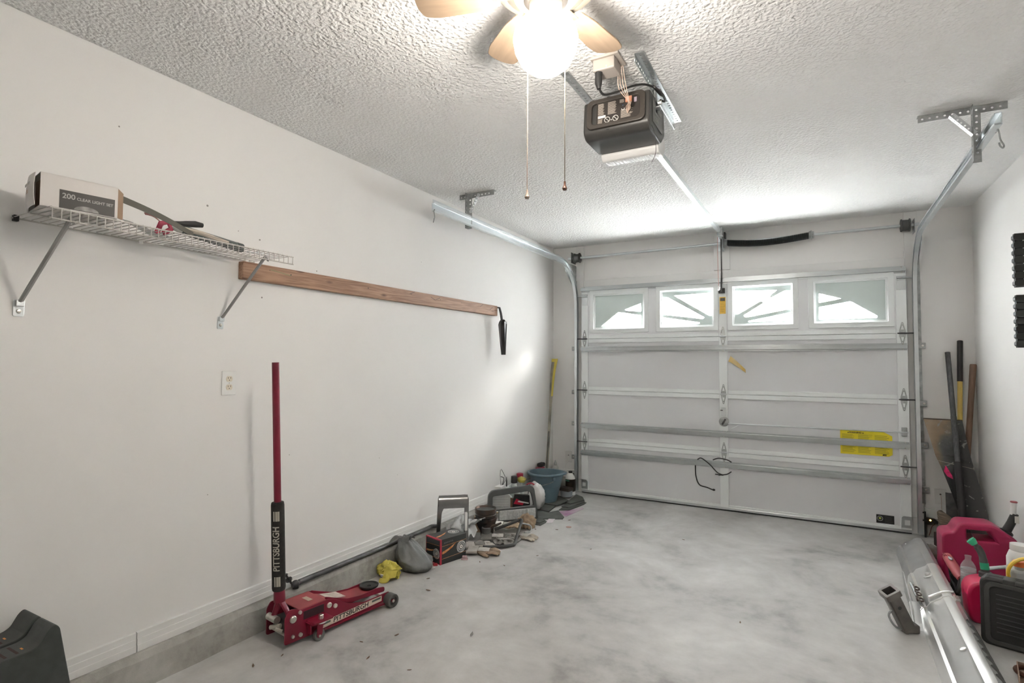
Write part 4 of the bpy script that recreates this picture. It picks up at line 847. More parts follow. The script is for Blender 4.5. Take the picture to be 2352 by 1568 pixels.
one(MB().box(-.022, -.012, 0, .022, .012, .010).box(-.016, -.010, .010, .016, .010, .026).build('blister_pack', mat('clear_pink_pack', (.55, .38, .40), .25, var=(40, .3)), loc=(.0, -2.27, .001), rot=(0, 0, .5), bevel=.003), 'small clear and pink blister pack beside the rotor box', 'pack')
# clear plastic bags
film_m = mat('clear_plastic_film', (.72, .73, .73), .22, var=(7, .08), bump=(30, .5, .01), alpha=.72)
wbg = thing('clear_plastic_bag', 'crumpled clear plastic bag behind the rotor box', 'bag', (-.255, -1.965, 0))
crumple((-.0, .02, .085), (.075, .13, .085), 36, 20, .42, 2.6, 8).build('bag_body', film_m, wbg, smooth=True, ang=80)
MB().sheet(lambda u, v: (.05 + .13 * u, .02 + .14 * (v - .5) * (1 - .5 * u) + .03 * u, .13 + .05 * u + .03 * sin(v * 6) * (1 - u) + .02 * noise.noise(Vector((u * 4, v * 4, 0)))), 12, 10, .0012).build('bag_mouth', film_m, wbg, smooth=True, ang=80)
MB().sheet(lambda u, v: (.02 + .10 * u, -.05 + .12 * v, .06 + .06 * sin(pi * u) + .02 * sin(v * 8)), 10, 8, .0012).build('bag_fold', film_m, wbg, smooth=True, ang=80)
# headlight bezels
bez_m = mat('dark_chrome', (.30, .30, .30), .22, .9, var=(4, .2))
b1 = thing('headlight_surround', 'dark chrome bezel frame standing behind the rotor box', 'bezel', (-.215, -2.10, .002), .69)
arch = roundpoly([(-.128, 0), (-.112, .365), (.095, .375), (.112, .35), (.108, .0), (.078, 0), (.080, .29), (-.070, .285), (-.085, .25), (-.100, 0)], .014)
MB().prism(arch, -.012, .012, 'y').build('frame', bez_m, b1, bevel=.004)
MB().sheet(lambda u, v: (-.108 + .21 * u, -.012 - .032 * sin(pi * v * .5), .375 - .085 * v * v), 8, 6, .004).build('brow', bez_m, b1, smooth=True)
MB().box(.082, -.03, .12, .10, .0, .25).build('mount_tab', whitep_m, b1, bevel=.003)
b2 = thing('headlight_assembly', 'truck headlight in a grey bezel beside the floor mats', 'headlight', (-.147, -1.315, .004), .848)
fr = plate(roundpoly([(-.225, .0), (-.220, .235), (-.19, .268), (.15, .290), (.185, .268), (.225, .0)], .02), [roundpoly([(-.190, .105), (-.190, .225), (.142, .248), (.165, .225), (.190, .115)], .02)], .018, .004); fr.transform(Matrix.Rotation(pi / 2, 4, 'X'))
mobj('bezel', fr, mat('grey_bezel', (.11, .115, .115), .4, .4), b2, smooth=True)
crys_m = mat('crystal_lens', (.74, .76, .76), .12, .35, var=(60, .15), bump=(70, .35, .006))
MB().box(-.13, -.020, .018, .200, -.012, .100).build('lens', crys_m, b2, bevel=.004)
for j in range(20): MB().tube([(-.05 + j * .0125, -.021, .026), (-.05 + j * .0125, -.021, .094)], .0042, 5).build('lens_flute', crys_m, b2)
MB().box(-.19, -.020, .018, -.135, -.010, .100).build('side_marker', chrome_m, b2, bevel=.004)
h2 = thing('headlamp_unit', 'square clear headlamp leaning inside the grey bezel', 'headlamp', (-.262, -1.32, .022), .55)
MB().prism(rrect(-.085, .0, .080, .185, .02), -.012, .012, 'y', Matrix.Rotation(-.12, 4, 'X')).build('lamp_body', mat('clear_lamp', (.66, .67, .67), .15, .4, var=(8, .15)), h2, bevel=.006)
for j in range(7): MB().box(-.07, -.0145, .030 + j * .021, .065, -.012, .034 + j * .021, Matrix.Rotation(-.12, 4, 'X')).build('lens_line', mat('lens_line_grey', (.42, .43, .43), .3), h2)
MB().lathe([(.013, 0), (.013, .004), (.005, .005), (0, .003)], 16, Matrix.Rotation(-.12, 4, 'X') @ Matrix.Translation((.01, -.012, .08)) @ Matrix.Rotation(pi / 2, 4, 'X')).build('bulb_boss', galvd_m, h2, smooth=True)
# steering knuckle / hub like casting
kn = thing('cast_hub', 'dark cast hub with a round cup top among the gloves', 'car part', (-.135, -1.78, 0))
cast_m = mat('oily_cast_iron', (.075, .085, .085), .4, .5, col2=(.10, .05, .03), var=(9, .3))
MB().lathe([(.040, .205), (.072, .205), (.078, .215), (.083, .222), (.083, .186), (.078, .180), (.083, .176), (.080, .158), (.066, .150), (.064, .12), (.05, .10)], 30).build('cup', cast_m, kn, smooth=True, ang=30)
MB().lathe([(0, .196), (.035, .196), (.05, .206), (.072, .208)], 24).build('cup_floor', darkst_m, kn, smooth=True)
MB().prism(roundpoly([(-.075, .15), (.080, .15), (.062, .09), (.050, .07), (.045, .0), (-.012, .0), (-.02, .055), (-.045, .085)], .008), -.045, .040, 'y').build('body', cast_m, kn, bevel=.010)
MB().lathe([(.034, .0), (.036, .085), (.030, .09), (.022, .085), (.022, 0)], 18, Matrix.Translation((.028, -.035, 0))).build('barrel', mat('grey_cast_iron', (.16, .165, .16), .45, .4, var=(8, .3)), kn, smooth=True, ang=30)
MB().tube([(.05, -.03, .09), (.09, .02, .10), (.11, .05, .11)], [.012, .010, .007], 8).build('arm', cast_m, kn, smooth=True)
one(MB().box(-.05, -.05, 0, .05, .05, .11).build('cardboard_box', mat('tan_cardboard', (.36, .25, .16), .8, var=(6, .15)), loc=(-.255, -1.66, .0), rot=(0.0, 0.0, .6), bevel=.003), 'small tan cardboard box behind the cast hub', 'box')
# gloves
def glove(loc, rz, m1, m2, label, curl=.5, s=1.0, flip=1, seed=0, grp=None):
    """flat limp work glove: hand, contrasting back panel, wide open cuff"""
    t = thing('work_glove', label, 'glove', loc, rz); rn = random.Random(seed); fz = .62
    g = MB().ell((0, 0, .024 * s * fz), (.060 * s, .054 * s, .026 * s * fz), 24, 12, .30, 3.5, seed + 1, floor=.002)
    for k in range(4):
        y = (-.040 + .027 * k) * s; L = (.060, .072, .068, .052)[k] * s; c = curl * rn.uniform(.4, 1.3); dy = rn.uniform(-.010, .010) * s
        g.tube([(.030 * s, y, .018 * s * fz + .004), (.035 * s + L * .45, y * 1.12 + dy * .5, (.020 + .012 * c) * s * fz + .004), (.035 * s + L * .9, y * 1.18 + dy, (.016 + .004 * c) * s * fz + .003), (.035 * s + L, y * 1.18 + dy, .008 * s)], [.0145 * s, .0155 * s, .0145 * s, .009 * s], 8, flat=.55, up=(0, 0, 1))
    g.tube([(-.015 * s, flip * .040 * s, .016 * s), (.015 * s, flip * .074 * s, .016 * s), (.042 * s, flip * .084 * s, .010 * s)], [.017 * s, .0165 * s, .011 * s], 8, flat=.6, up=(0, 0, 1))
    g.build('hand', m1, t, smooth=True, ang=70)
    MB().sheet(lambda u, v: (-.040 * s + .075 * s * u, (v - .5) * .070 * s, (.034 + .006 * sin(pi * v) + .004 * noise.noise(Vector((u * 4, v * 4, seed)))) * s * .85), 8, 8, .003).build('back_panel', greyk_m if m1 is not greyk_m else dirt_m, t, smooth=True, ang=70)
    MB().sheet(lambda u, v: (-.042 * s - .070 * s * u, (.052 + .014 * u) * s * cos(pi * (1 - 2 * v)), (.020 + .016 * sin(2 * pi * v) * (1 - .2 * u) + .003 * sin(v * 25)) * s), 8, 22, .003).build('cuff', m2, t, smooth=True, ang=70)
    return t
tan_m = mat('tan_leather', (.36, .26, .17), .8, var=(14, .3), bump=(50, .8, .006)); greyk_m = mat('grey_knit', (.42, .39, .36), .9, var=(14, .2), bump=(120, .4, .003)); dirt_m = mat('dirty_grey_knit', (.20, .19, .175), .9, var=(9, .35), bump=(100, .4, .003))
glove((.055, -2.10, 0), .35, mat('brown_palm_leather', (.27, .195, .135), .8, var=(14, .35)), greyk_m, 'grey and brown work glove in front of the rotor box corner', .7, 1.05, -1, 2)
glove((-.045, -2.005, .002), .75, greyk_m, greyk_m, 'limp pale grey knit glove lying under the black bar', .3, 1.0, 1, 3)
glove((-.01, -1.80, .003), .5, dirt_m, dirt_m, 'dirty dark grey glove lying beside the cast hub', .3, 1.15, 1, 5)
glove((.155, -1.66, .0), -.2, mat('pale_tan_leather', (.38, .33, .27), .85, var=(14, .3)), greyk_m, 'pale tan glove under the hook of the black bar', .4, .9, 1, 6)
glove((-.055, -1.565, .03), .35, tan_m, mat('white_cuff', (.66, .64, .60), .85), 'tan leather glove with a white cuff below the headlight', 1.2, 1.0, 1, 9)
tb_ = thing('balled_glove', 'balled up tan leather glove at the headlight corner', 'glove', (.040, -1.415, 0))
crumple((0, 0, .052), (.070, .062, .056), 26, 16, .35, 2.4, 12).build('palm', tan_m, tb_, smooth=True, ang=70)
for k in range(3): MB().tube(spline([(-.03 + .03 * k, -.045, .07), (-.02 + .032 * k, -.066, .045), (-.015 + .034 * k, -.060, .018)]), [.012] * 17, 8).build('finger', tan_m, tb_, smooth=True)
one(MB().sheet(lambda u, v: (-.02 + .17 * u, -1.90 + .18 * v, .006 + .022 * abs(noise.noise(Vector((u * 4, v * 4, 7)))) * 2), 18, 16, .003).build('dirty_rag', dirt_m, smooth=True), 'flat dirty grey rag under the black bar', 'rag')
bar = thing('black_bar', 'bent black steel bar lying across the gloves', 'bar', (0, 0, 0))
MB().tube(spline([(-.075, -1.74, .055), (.00, -1.66, .085), (.060, -1.60, .110), (.090, -1.61, .118), (.110, -1.66, .105), (.140, -1.77, .060), (.166, -1.862, .020), (.155, -1.885, .016), (.10, -1.955, .014), (.020, -2.06, .030)]), .0115, 10).build('rod', darkp_m, bar, smooth=True)
MB().tube(spline([(.09, -1.60, .09), (.13, -1.55, .07), (.15, -1.56, .05), (.165, -1.62, .04), (.14, -1.66, .045)]), .006, 8).build('wire_hook', galvd_m, bar, smooth=True)
# shingles / mats
mat_m = mat('dark_grey_mat', (.085, .090, .082), .85, var=(14, .22), bump=(160, .5, .003))
mats = [('A', [(-0.004, -1.163), (0.194, -1.049), (0.183, -0.993), (0.051, -0.82), (0.006, -0.914), (-0.124, -0.921)], .001, 'notched grey shingle mat beside the headlight'),
        ('B', [(-0.141, -0.896), (0.006, -0.923), (-0.03, -0.669), (-0.159, -0.65), (-0.218, -0.741)], .008, 'grey shingle mat in front of the white cloth bag'),
        ('C', [(-0.233, -0.711), (-0.01, -0.713), (0.016, -0.49), (-0.126, -0.37), (-0.30, -0.42), (-0.31, -.60)], .0155, 'grey shingle mat under the blue bucket'),
        ('D', [(0.048, -0.804), (0.133, -0.755), (0.173, -0.495), (0.168, -0.421), (0.023, -0.505)], .001, 'lowest grey shingle mat by the garage door corner'),
        ('E', [(0.030, -0.70), (0.10, -0.70), (0.165, -0.45), (0.084, -0.289), (0.01, -0.40)], .008, 'middle grey shingle mat by the garage door corner'),
        ('G', [(0.022, -0.56), (0.075, -0.60), (0.14, -0.40), (0.075, -0.285), (-0.015, -0.225)], .015, 'topmost grey shingle mat by the garage door corner'),
        ('F', [(0.005, -1.308), (0.11, -1.313), (0.112, -1.188), (0.026, -1.13), (-0.03, -1.239)], .001, 'small grey shingle mat in front of the headlight'),
        ('I', [(0.00, -1.285), (0.085, -1.275), (0.095, -1.185), (0.02, -1.135), (-0.03, -1.20)], .008, 'grey shingle scrap lying on the small mat')]
for n_, pg, z, lab in mats: one(MB().prism(pg, z, z + .0062, 'z').build('shingle_mat', mat_m), lab, 'mat', 'grey shingle mats on the floor')
one(MB().prism([(0.057, -0.845), (0.104, -0.790), (0.20, -0.60), (0.225, -0.63), (0.185, -0.952)], .0003, .0012, 'z').prism([(0.150, -0.945), (0.185, -0.952), (0.222, -.64), (0.205, -0.66)], .0012, .0016, 'z').build('paper_flyer', mat('white_purple_paper', (.62, .56, .60), .7, col2=(.33, .14, .28), var=(5, .1))), 'white and purple paper flyer beside the mats', 'paper')
one(MB().sheet(lambda u, v: (0.115 + .05 * u - .03 * v, -1.215 + .13 * v + .02 * u, .003 + .006 * sin(pi * v)), 4, 6, .001).build('paper_scrap', mat('crumpled_white_paper', (.66, .60, .62), .7, var=(20, .15)), smooth=True), 'torn white paper scrap at the mat edge', 'paper')
# bucket
bk_ = thing('bucket', 'blue grey plastic bucket with a pouring lip in the corner', 'bucket', (-.185, -.595, .022))
buck_m = mat('blue_grey_plastic', (.115, .175, .215), .45, var=(3, .1))
vs = []; fs = []; prof = [(.108, .0), (.112, .004), (.132, .14), (.136, .145), (.150, .225), (.153, .250), (.176, .252), (.180, .262), (.176, .272), (.156, .272), (.148, .225), (.112, .012), (0.0, .010)]; nn = 40
for r, z in prof:
    for j in range(nn):
        a = 2 * pi * j / nn; d = cos(a - radians(30)); sp_ = max(0, d) ** 14 * .030 * max(0, (z - .12) / .15)
        vs.append(((r + sp_ * (r > .05)) * cos(a), (r + sp_ * (r > .05)) * sin(a), z))
for i in range(len(prof) - 1):
    for j in range(nn): fs.append((i * nn + j, i * nn + (j + 1) % nn, (i + 1) * nn + (j + 1) % nn, (i + 1) * nn + j))
fs.append(tuple(range(nn))[::-1])
MB().add(vs, fs).build('pail', buck_m, bk_, smooth=True, ang=35)
for a in (-.6, 2.55): MB().box(-.014, -.006, -.02, .014, .010, .012, Matrix.Translation((.160 * cos(a), .160 * sin(a), .235)) @ Matrix.Rotation(a - pi / 2, 4, 'Z')).build('handle_lug', buck_m, bk_, bevel=.003)
MB().tube([(.150 * cos(a), .150 * sin(a) * 1.0, .205 - .05 * sin(t)) for a, t in [(-.6 - pi * 0 + (2.55 + .6 - 2 * pi) * i / 16, pi * i / 16) for i in range(17)]], .0025, 6).build('bail_wire', galvd_m, bk_, smooth=True)
# white cloth bag with red band
cl = thing('white_cloth_bag', 'rumpled white cloth bag with black stripe and red edge', 'bag', (-.175, -.905, 0))
wcl_m = mat('white_cloth', (.70, .69, .68), .8, var=(6, .08), bump=(30, .4, .01))
crumple((.03, .03, .115), (.085, .075, .125), 30, 20, .30, 1.9, 21).build('bag_body', wcl_m, cl, smooth=True, ang=80)
MB().sheet(lambda u, v: (-.055 + .11 * u, -.055 - .04 * v, .16 - .12 * v + .03 * sin(pi * u)), 10, 10, .004).build('front_fold', wcl_m, cl, smooth=True, ang=80)
MB().tube(spline([(-.06, -.01, .215), (-.03, -.01, .238), (.005, .0, .240), (.035, .01, .215)]), .012, 8, flat=.6).build('red_band', mat('red_cloth', (.40, .04, .06), .8), cl, smooth=True)
MB().tube(spline([(-.005, -.04, .235), (-.005, -.055, .19), (-.005, -.06, .15)]), .012, 8, flat=.35).build('black_stripe', ink_m, cl, smooth=True)
# package, cardboard, jugs behind the headlight
pk = thing('foil_package', 'black packet with red and white stripes behind the headlight', 'packet', (-.185, -1.10, 0), .7)
MB().prism([(-.085, .04), (-.06, .185), (.075, .175), (.085, .02), (.0, .0)], -.020, .020, 'y').build('packet_body', mat('black_foil', (.02, .018, .018), .3, var=(20, .3)), pk, bevel=.008)
MB().prism([(-.070, .105), (.010, .090), (.02, .110), (-.045, .150)], -.0225, -.020, 'y').build('red_print', mat('bright_red_print', (.60, .02, .05), .4), pk)
MB().prism([(-.035, .120), (.065, .100), (.065, .110), (-.03, .132)], -.0235, -.0222, 'y').build('white_print', whiteink_m, pk)
one(MB().box(-.055, -.012, 0, .055, .012, .10).build('cardboard_piece', mat('brown_cardboard', (.20, .125, .075), .85, var=(6, .15)), loc=(-.275, -1.195, .06), rot=(-.35, .25, .9), bevel=.002), 'folded brown cardboard piece behind the clear headlamp', 'cardboard')
def jug(loc, h, r, body, cap, capm, label, name='jug', rz=0, caph=.05, capr=.024):
    t = thing(name, label, 'bottle', loc, rz)
    MB().prism([(r * c, r * .72 * s) for c, s in [(math.copysign(abs(cos(a)) ** .6, cos(a)), math.copysign(abs(sin(a)) ** .6, sin(a))) for a in [2 * pi * i / 24 for i in range(24)]]], 0, h * .72, 'z').build('body', body, t, bevel=.006)
    MB().lathe([(r * .72, h * .715), (r * .60, h * .80), (capr * 1.1, h * .92), (capr, h)], 20).build('shoulder', body, t, smooth=True)
    MB().lathe([(capr * 1.15, h), (capr * 1.25, h + .004), (capr * 1.2, h + caph), (capr * .9, h + caph + .003), (0, h + caph + .003)], 20).build('cap', capm, t, smooth=True, ang=30)
    return t
milk_m = mat('milky_plastic', (.62, .65, .63), .3, var=(5, .08))
jug((-.318, -.985, .0), .245, .055, mat('pale_green_plastic', (.52, .58, .56), .3), None, blackp_m, 'pale green jug with a tall black cap against the wall', caph=.06, capr=.024)
jug((-.322, -.865, .0), .255, .052, milk_m, None, mat('red_cap', (.36, .02, .05), .4), 'milky jug with a ribbed red cap against the wall', caph=.055, capr=.026)
jug((-.325, -1.12, .0), .215, .05, milk_m, None, whitep_m, 'milky jug with a white cap behind the headlamp', caph=.02)
one(MB().cyl((0, 0, 0), (0, 0, .055), .006, 8).cyl((0, 0, .055), (0, 0, .085), .004, 8, .002).build('marker_pen', ink_m, loc=(-.322, -1.12, .238)), 'small black pen standing on the white capped jug', 'pen')
lbx = thing('white_carton_small', 'small white carton with grey print beside the headlamp', 'carton', (-.325, -1.235, .0), .1)
MB().box(-.03, -.045, 0, .03, .045, .265).build('carton', card_m, lbx, bevel=.002)
for j in range(5): MB().box(.0302, -.035, .15 + j * .02, .0306, .03, .158 + j * .02).build('print_line', mat('pale_print', (.45, .45, .40), .6), lbx)
one(MB().tube(spline([(-.325, -1.215, .265), (-.33, -1.22, .33), (-.332, -1.215, .40)]), .002, 5).tube(spline([(-.32, -1.19, .265), (-.315, -1.15, .31), (-.33, -1.17, .37), (-.338, -1.19, .40)]), .0025, 5).tube(spline([(-.33, -1.21, .34), (-.315, -1.18, .32), (-.32, -1.20, .265)]), .004, 5).build('loose_wires', darkst_m, smooth=True), 'thin dark wires sticking up against the wall', 'wire')
yb = one(MB().ell((0, 0, 0), (.045, .03, .028), 16, 10, .2, 3, 4).build('yellow_black_packet', mat('yellow_packet', (.66, .55, .10), .5, col2=(.66, .55, .10), var=(10, .8)), loc=(-.285, -.90, .262), smooth=True), 'small yellow packet on the jugs by the white cloth bag', 'packet')
ch_ = thing('red_charger', 'red and black plastic tool case behind the bucket', 'case', (-.335, -.395, .137))
MB().box(-.035, -.06, 0, .03, .045, .155).build('case_body', mat('dark_red_plastic', (.33, .03, .05), .4), ch_, bevel=.01)
MB().box(-.035, -.02, .155, .025, .07, .195).build('case_lid', blackp_m, ch_, bevel=.014)
can = thing('spray_can', 'white spray can standing in the corner behind the bucket', 'spray can', (-.305, -.10, 0))
MB().lathe([(.034, 0), (.034, .24), (.026, .262), (.016, .268)], 22).build('can', mat('white_can', (.62, .60, .57), .35), can, smooth=True)
MB().lathe([(.015, .266), (.015, .29), (.008, .305), (.004, .322), (0, .323)], 16).build('nozzle', galvd_m, can, smooth=True)
ob_ = thing('oil_bottle', 'white topped bottle with a black label by the door track', 'bottle', (-.105, -.165, 0))
MB().lathe([(.048, 0), (.050, .006), (.050, .160), (.048, .172), (.030, .205), (.018, .218), (.018, .222)], 26).build('bottle', whitep_m, ob_, smooth=True)
MB().lathe([(.0508, .035), (.0508, .158)], 26).build('wrap_label', mat('black_brown_label', (.025, .018, .012), .5), ob_, smooth=True)
MB().lathe([(.0512, .138), (.0512, .152)], 12, a0=-2.4, a1=-1.4).build('green_badge', mat('green_label', (.10, .30, .20), .5), ob_, smooth=True)
for j in range(6): MB().lathe([(.0512, .055 + j * .012), (.0512, .060 + j * .012)], 10, a0=-2.3, a1=-.9).build('label_text', mat('brown_label_text', (.07, .045, .02), .6), ob_)
MB().lathe([(.019, .218), (.020, .232), (.018, .235), (0, .235)], 18).build('cap', blackp_m, ob_, smooth=True)
pn_ = thing('round_tub', 'low grey round tub with a brown lid before the oil bottle', 'tub', (-.085, -.315, .016))
MB().lathe([(.058, 0), (.062, .05), (.060, .055), (.0, .055)], 24).build('tub', mat('blue_grey_tub', (.30, .33, .37), .4), pn_, smooth=True, ang=30)
MB().prism([(-.065, -.04), (.05, -.065), (.065, .03), (-.05, .055)], .055, .085, 'z').build('lid_block', mat('dark_brown_block', (.07, .055, .045), .7), pn_, bevel=.004)
# yellow paper strip leaning in the corner
ys = thing('paper_strip', 'long yellow paper strip leaning in the left corner', 'paper strip', (0, 0, 0))
pp = spline([(-.318, -.33, .03), (-.330, -.24, .38), (-.336, -.17, .80), (-.342, -.10, 1.18), (-.335, -.05, 1.392)], 6)
def strip(u, v):
    i = u * (len(pp) - 1); a = int(min(i, len(pp) - 2)); q = pp[a].lerp(pp[a + 1], i - a); w = .030 + .028 * max(0, u - .6) / .4 - .012 * u * (u < .6)
    return (q.x + (v - .5) * w * 1.1 + .0, q.y + (v - .5) * .01, q.z + (v - .5) * .0)
MB().sheet(strip, 40, 4, .003).build('strip', mat('cream_strip_paper', (.50, .46, .36), .7, col2=(.16, .15, .13), var=(5, .1)), ys, smooth=True)
MB().sheet(lambda u, v: Vector(strip(.62 + .38 * u, .55 + .5 * v)) + Vector((.0, -.004, 0)), 14, 2, .002).build('yellow_edge', mat('yellow_paper', (.62, .50, .08), .6), ys, smooth=True)
MB().sheet(lambda u, v: Vector(strip(.94 + .06 * u, v)) + Vector((0, -.0055, 0)), 3, 3, .002).build('yellow_header', MATS['yellow_paper'], ys)
MB().sheet(lambda u, v: Vector(strip(.06 + .34 * u, .35 + .3 * v)) + Vector((0, -.004, 0)), 14, 2, .002).build('dark_core', darkst_m, ys, smooth=True)
# photo eye sensors
for x, sd, l in ((-.108, -1, 'black door sensor on a bracket near the oil bottle'), (2.852, 1, 'black door sensor with an amber light by the gas can')):
    t = thing('door_sensor', l, 'sensor', (x, -.075, .0))
    MB().box(-.006, -.006, .045 if sd < 0 else .0, .006, .006, .20).box(-.03 if sd > 0 else -.004, -.004, .185, .004 if sd > 0 else .03, .004, .195).box(-.03 if sd > 0 else -.004, -.004, .125, .004 if sd > 0 else .03, .004, .135).build('bracket', blackp_m, t, bevel=.001)
    MB().prism(roundpoly([(0, .118), (0, .158), (.060, .152), (.085, .130), (.080, .118)] if sd > 0 else [(0, .118), (0, .158), (-.045, .152), (-.05, .118)], .006), -.018, .012, 'y').build('housing', blackp_m, t, bevel=.003)
    if sd > 0:
        MB().ell((.030, -.020, .140), (.006, .003, .006), 10, 6).build('status_light', mat('amber_light', (.9, .5, .1), .4, emit=((1, .55, .12), 6)), t)
        MB().tube(spline([(.07, 0, .125), (.04, -.01, .09), (.03, -.01, .05), (.02, -.012, .02)]), .003, 6).tube([(.085, .012, .130), (.20, .020, .126), (.33, .020, .126)], .004, 6).build('sensor_cable', mat('rusty_brown_cable', (.10, .035, .02), .7), t, smooth=True)
# litter on the floor
lm = [mat('dry_leaf', (.16, .10, .06), .8, var=(30, .3)), mat('grey_chip', (.20, .19, .175), .8), mat('pink_disc', (.42, .27, .22), .7)]
for k, (x, y) in enumerate([(0.607, -3.114), (-0.04, -3.70), (-0.079, -3.82), (0.187, -3.434), (0.542, -3.51), (0.29, -3.30), (0.316, -3.525), (-0.01, -2.66), (0.293, -2.237), (0.116, -2.26), (0.117, -1.422), (0.273, -1.347), (0.256, -1.049), (0.40, -1.96), (0.676, -1.648), (0.098, -2.80), (1.216, -1.094), (1.75, -2.321)]):
    rn = random.Random(k); s = rn.uniform(.008, .015) if k else .022; a = rn.uniform(0, 6)
    one(MB().sheet(lambda u, v: ((u - .5) * 2 * s * cos(a) - (v - .5) * s * .6 * sin(pi * u) * sin(a), (u - .5) * 2 * s * sin(a) + (v - .5) * s * .6 * sin(pi * u) * cos(a), .003 + s * .25 * sin(pi * v)), 5, 3, .001).build('dry_leaf', lm[0] if k else lm[1], loc=(x, y, 0)), ('dry leaf scrap on the floor by the red jack' if y < -3.2 and x < .4 else 'dry leaf scrap on the floor in front of the gloves and mats' if x < .5 else 'dry leaf scrap alone on the open concrete floor'), 'leaf', 'leaf scraps on the floor')
one(MB().lathe([(.022, 0), (.022, .003), (0, .004)], 12).build('clay_disc', lm[2], loc=(.325, -1.225, 0), rot=(0, 0, 1)), 'small pinkish flat disc on the floor by the mats', 'disc')
# ------------------------------------------------------------------ chrome bumper on the floor, right side
bp_ = thing('truck_bumper', 'chrome truck bumper lying along the floor by the gas cans', 'bumper', (2.60, -.66, 0), -.023)
bchr_m = mat('scuffed_chrome', (.80, .80, .79), .30, .85, var=(3, .06)); bgrey_m = mat('grey_reflection_chrome', (.45, .45, .45), .40, .8, var=(4, .15))  # bgrey_m: darker colour paints in the grey reflection on the far end
def bprof(k=1.0, lift=0.0): return [(0.0, 0.0), (.004, .050), (.016, .070), (.030, .074), (.046, .100), (.092, .128), (.100, .140), (.122, .150), (.140, .150), (.160, .138), (.182, .095), (.190, .060), (.192, .004), (.180, .004), (.178, .058), (.150, .120), (.120, .138), (.050, .088), (.020, .060), (.012, .0)]
def sweep(ys, fx, m, name, par, dz=0.0, smooth=True):
    pr = bprof(); k = len(pr); vs = []; fs = []
    for y in ys:
        s_, off = fx(y)
        for (x, z) in pr: vs.append((off + x * (1.0), y, max(0.001, z * s_) + (dz if z > .02 else 0)))
    n_ = len(ys)
    for i in range(n_ - 1):
        for j in range(k): fs.append((i * k + j, i * k + (j + 1) % k, (i + 1) * k + (j + 1) % k, (i + 1) * k + j))
    fs += [tuple(range(k)), tuple((n_ - 1) * k + j for j in range(k))]
    return MB().add(vs, fs).build(name, m, par, smooth=smooth, ang=28)
sweep([-.62 + .62 * i / 10 for i in range(11)], lambda y: (1.0 if y < -.10 else .92 + .08 * (-y / .10), 0), bgrey_m, 'end_section', bp_)
sweep([-1.16, -.90, -.62], lambda y: (1.0, 0), bchr_m, 'plate_section', bp_, .004)
sweep([-2.25 + 1.09 * i / 8 for i in range(9)], lambda y: (1.0 + .0 * y, -.0), bchr_m, 'main_section', bp_, .0)
MB().lathe([(.028, 0), (.028, .003), (.014, .005), (.013, .012), (.008, .017), (0, .018)], 20, Matrix.Translation((.085, -.80, .130)) @ Matrix.Rotation(-.55, 4, 'Y')).build('bumper_bolt', bchr_m, bp_, smooth=True, ang=30)
MB().lathe([(.014, 0), (.013, .004), (0, .008)], 18, Matrix.Translation((.085, -1.74, .128)) @ Matrix.Rotation(-.55, 4, 'Y')).build('bumper_bolt', bchr_m, bp_, smooth=True, ang=50)
MB().ell((.052, -.06, .098), (.009, .009, .005), 10, 6).build('bumper_bolt', chrome_m, bp_, smooth=True)
MB().tube([(.046, -1.13, .118), (.10, -1.12, .150), (.150, -1.11, .160)], .008, 10).build('cross_rod', chrome_m, bp_, smooth=True)
MB().box(.145, -1.20, .145, .165, -1.14, .156).build('rod_tab', bchr_m, bp_, bevel=.002)
for j in range(10):
    MB().tube([(.150, -1.44 - j * .075, .1475), (.166, -1.47 - j * .075, .1335), (.184, -1.50 - j * .075, .098), (.1915, -1.53 - j * .075, .062)], .0052, 6).build('step_rib', darkp_m, bp_, smooth=True)
MB().prism([(-1.26, .02), (-.86, .03), (-.74, .115), (-.80, .125), (-1.0, .085), (-1.22, .07)], -.035, -.030, 'x').build('bracket_plate', mat('brushed_bracket', (.40, .40, .39), .4, .7), bp_, bevel=.002)
MB().prism([(-1.30, .0), (-1.22, .0), (-1.06, .05), (-1.10, .072)], -.036, .006, 'x').build('bracket_foot', bchr_m, bp_, bevel=.002)
chn = MB()
for k in range(6):
    a = k * pi / 2; c_ = Vector((-.004 + .012 * (k % 2), -.95 - .042 * k, .098 + .010 * (k % 2)))
    chn.tube([c_ + Vector((.010 * cos(t) * (k % 2) , .024 * sin(t), .010 * cos(t) * ((k + 1) % 2))) for t in [2 * pi * i / 14 for i in range(14)]], .0048, 6, closed=True)
chn.build('safety_chain', mat('rusty_chain', (.10, .075, .065), .5, .6), bp_, smooth=True)['kind'] = 'stuff'
MB().tube([(.01, -1.18, .085), (-.006, -1.05, .100), (-.012, -.93, .112)], .0075, 8).build('chain_rod', galvd_m, bp_, smooth=True)
ht = thing('hitch_receiver', 'dark steel hitch receiver tube leaning on the chrome bumper', 'hitch', (2.500, -2.005, .014))
ax_ = Vector((-.095, -.085, .225)).normalized(); hx = Vector((.88, .48, 0)); hx = (hx - ax_ * hx.dot(ax_)).normalized(); Mh = basis((0, 0, 0), hx, ax_.cross(hx))
hst = mat('brown_dark_steel', (.15, .135, .125), .45, .5, var=(10, .3))
me = plate(rrect(-.030, -.028, .030, .028, .006), [rrect(-.024, -.022, .024, .022, .004)], .225); me.transform(Mh @ Matrix.Translation((0, 0, .1125))); mobj('square_tube', me, hst, ht)
me = plate(rrect(-.037, -.034, .037, .034, .006), [rrect(-.026, -.024, .026, .024, .004)], .026, .002); me.transform(Mh @ Matrix.Translation((0, 0, .216))); mobj('tube_collar', me, hst, ht)
MB().lathe([(.009, 0), (.009, .0012)], 14, Mh @ Matrix.Translation((.0, -.0282, .145)) @ Matrix.Rotation(pi / 2, 4, 'X')).build('pin_hole', ink_m, ht)
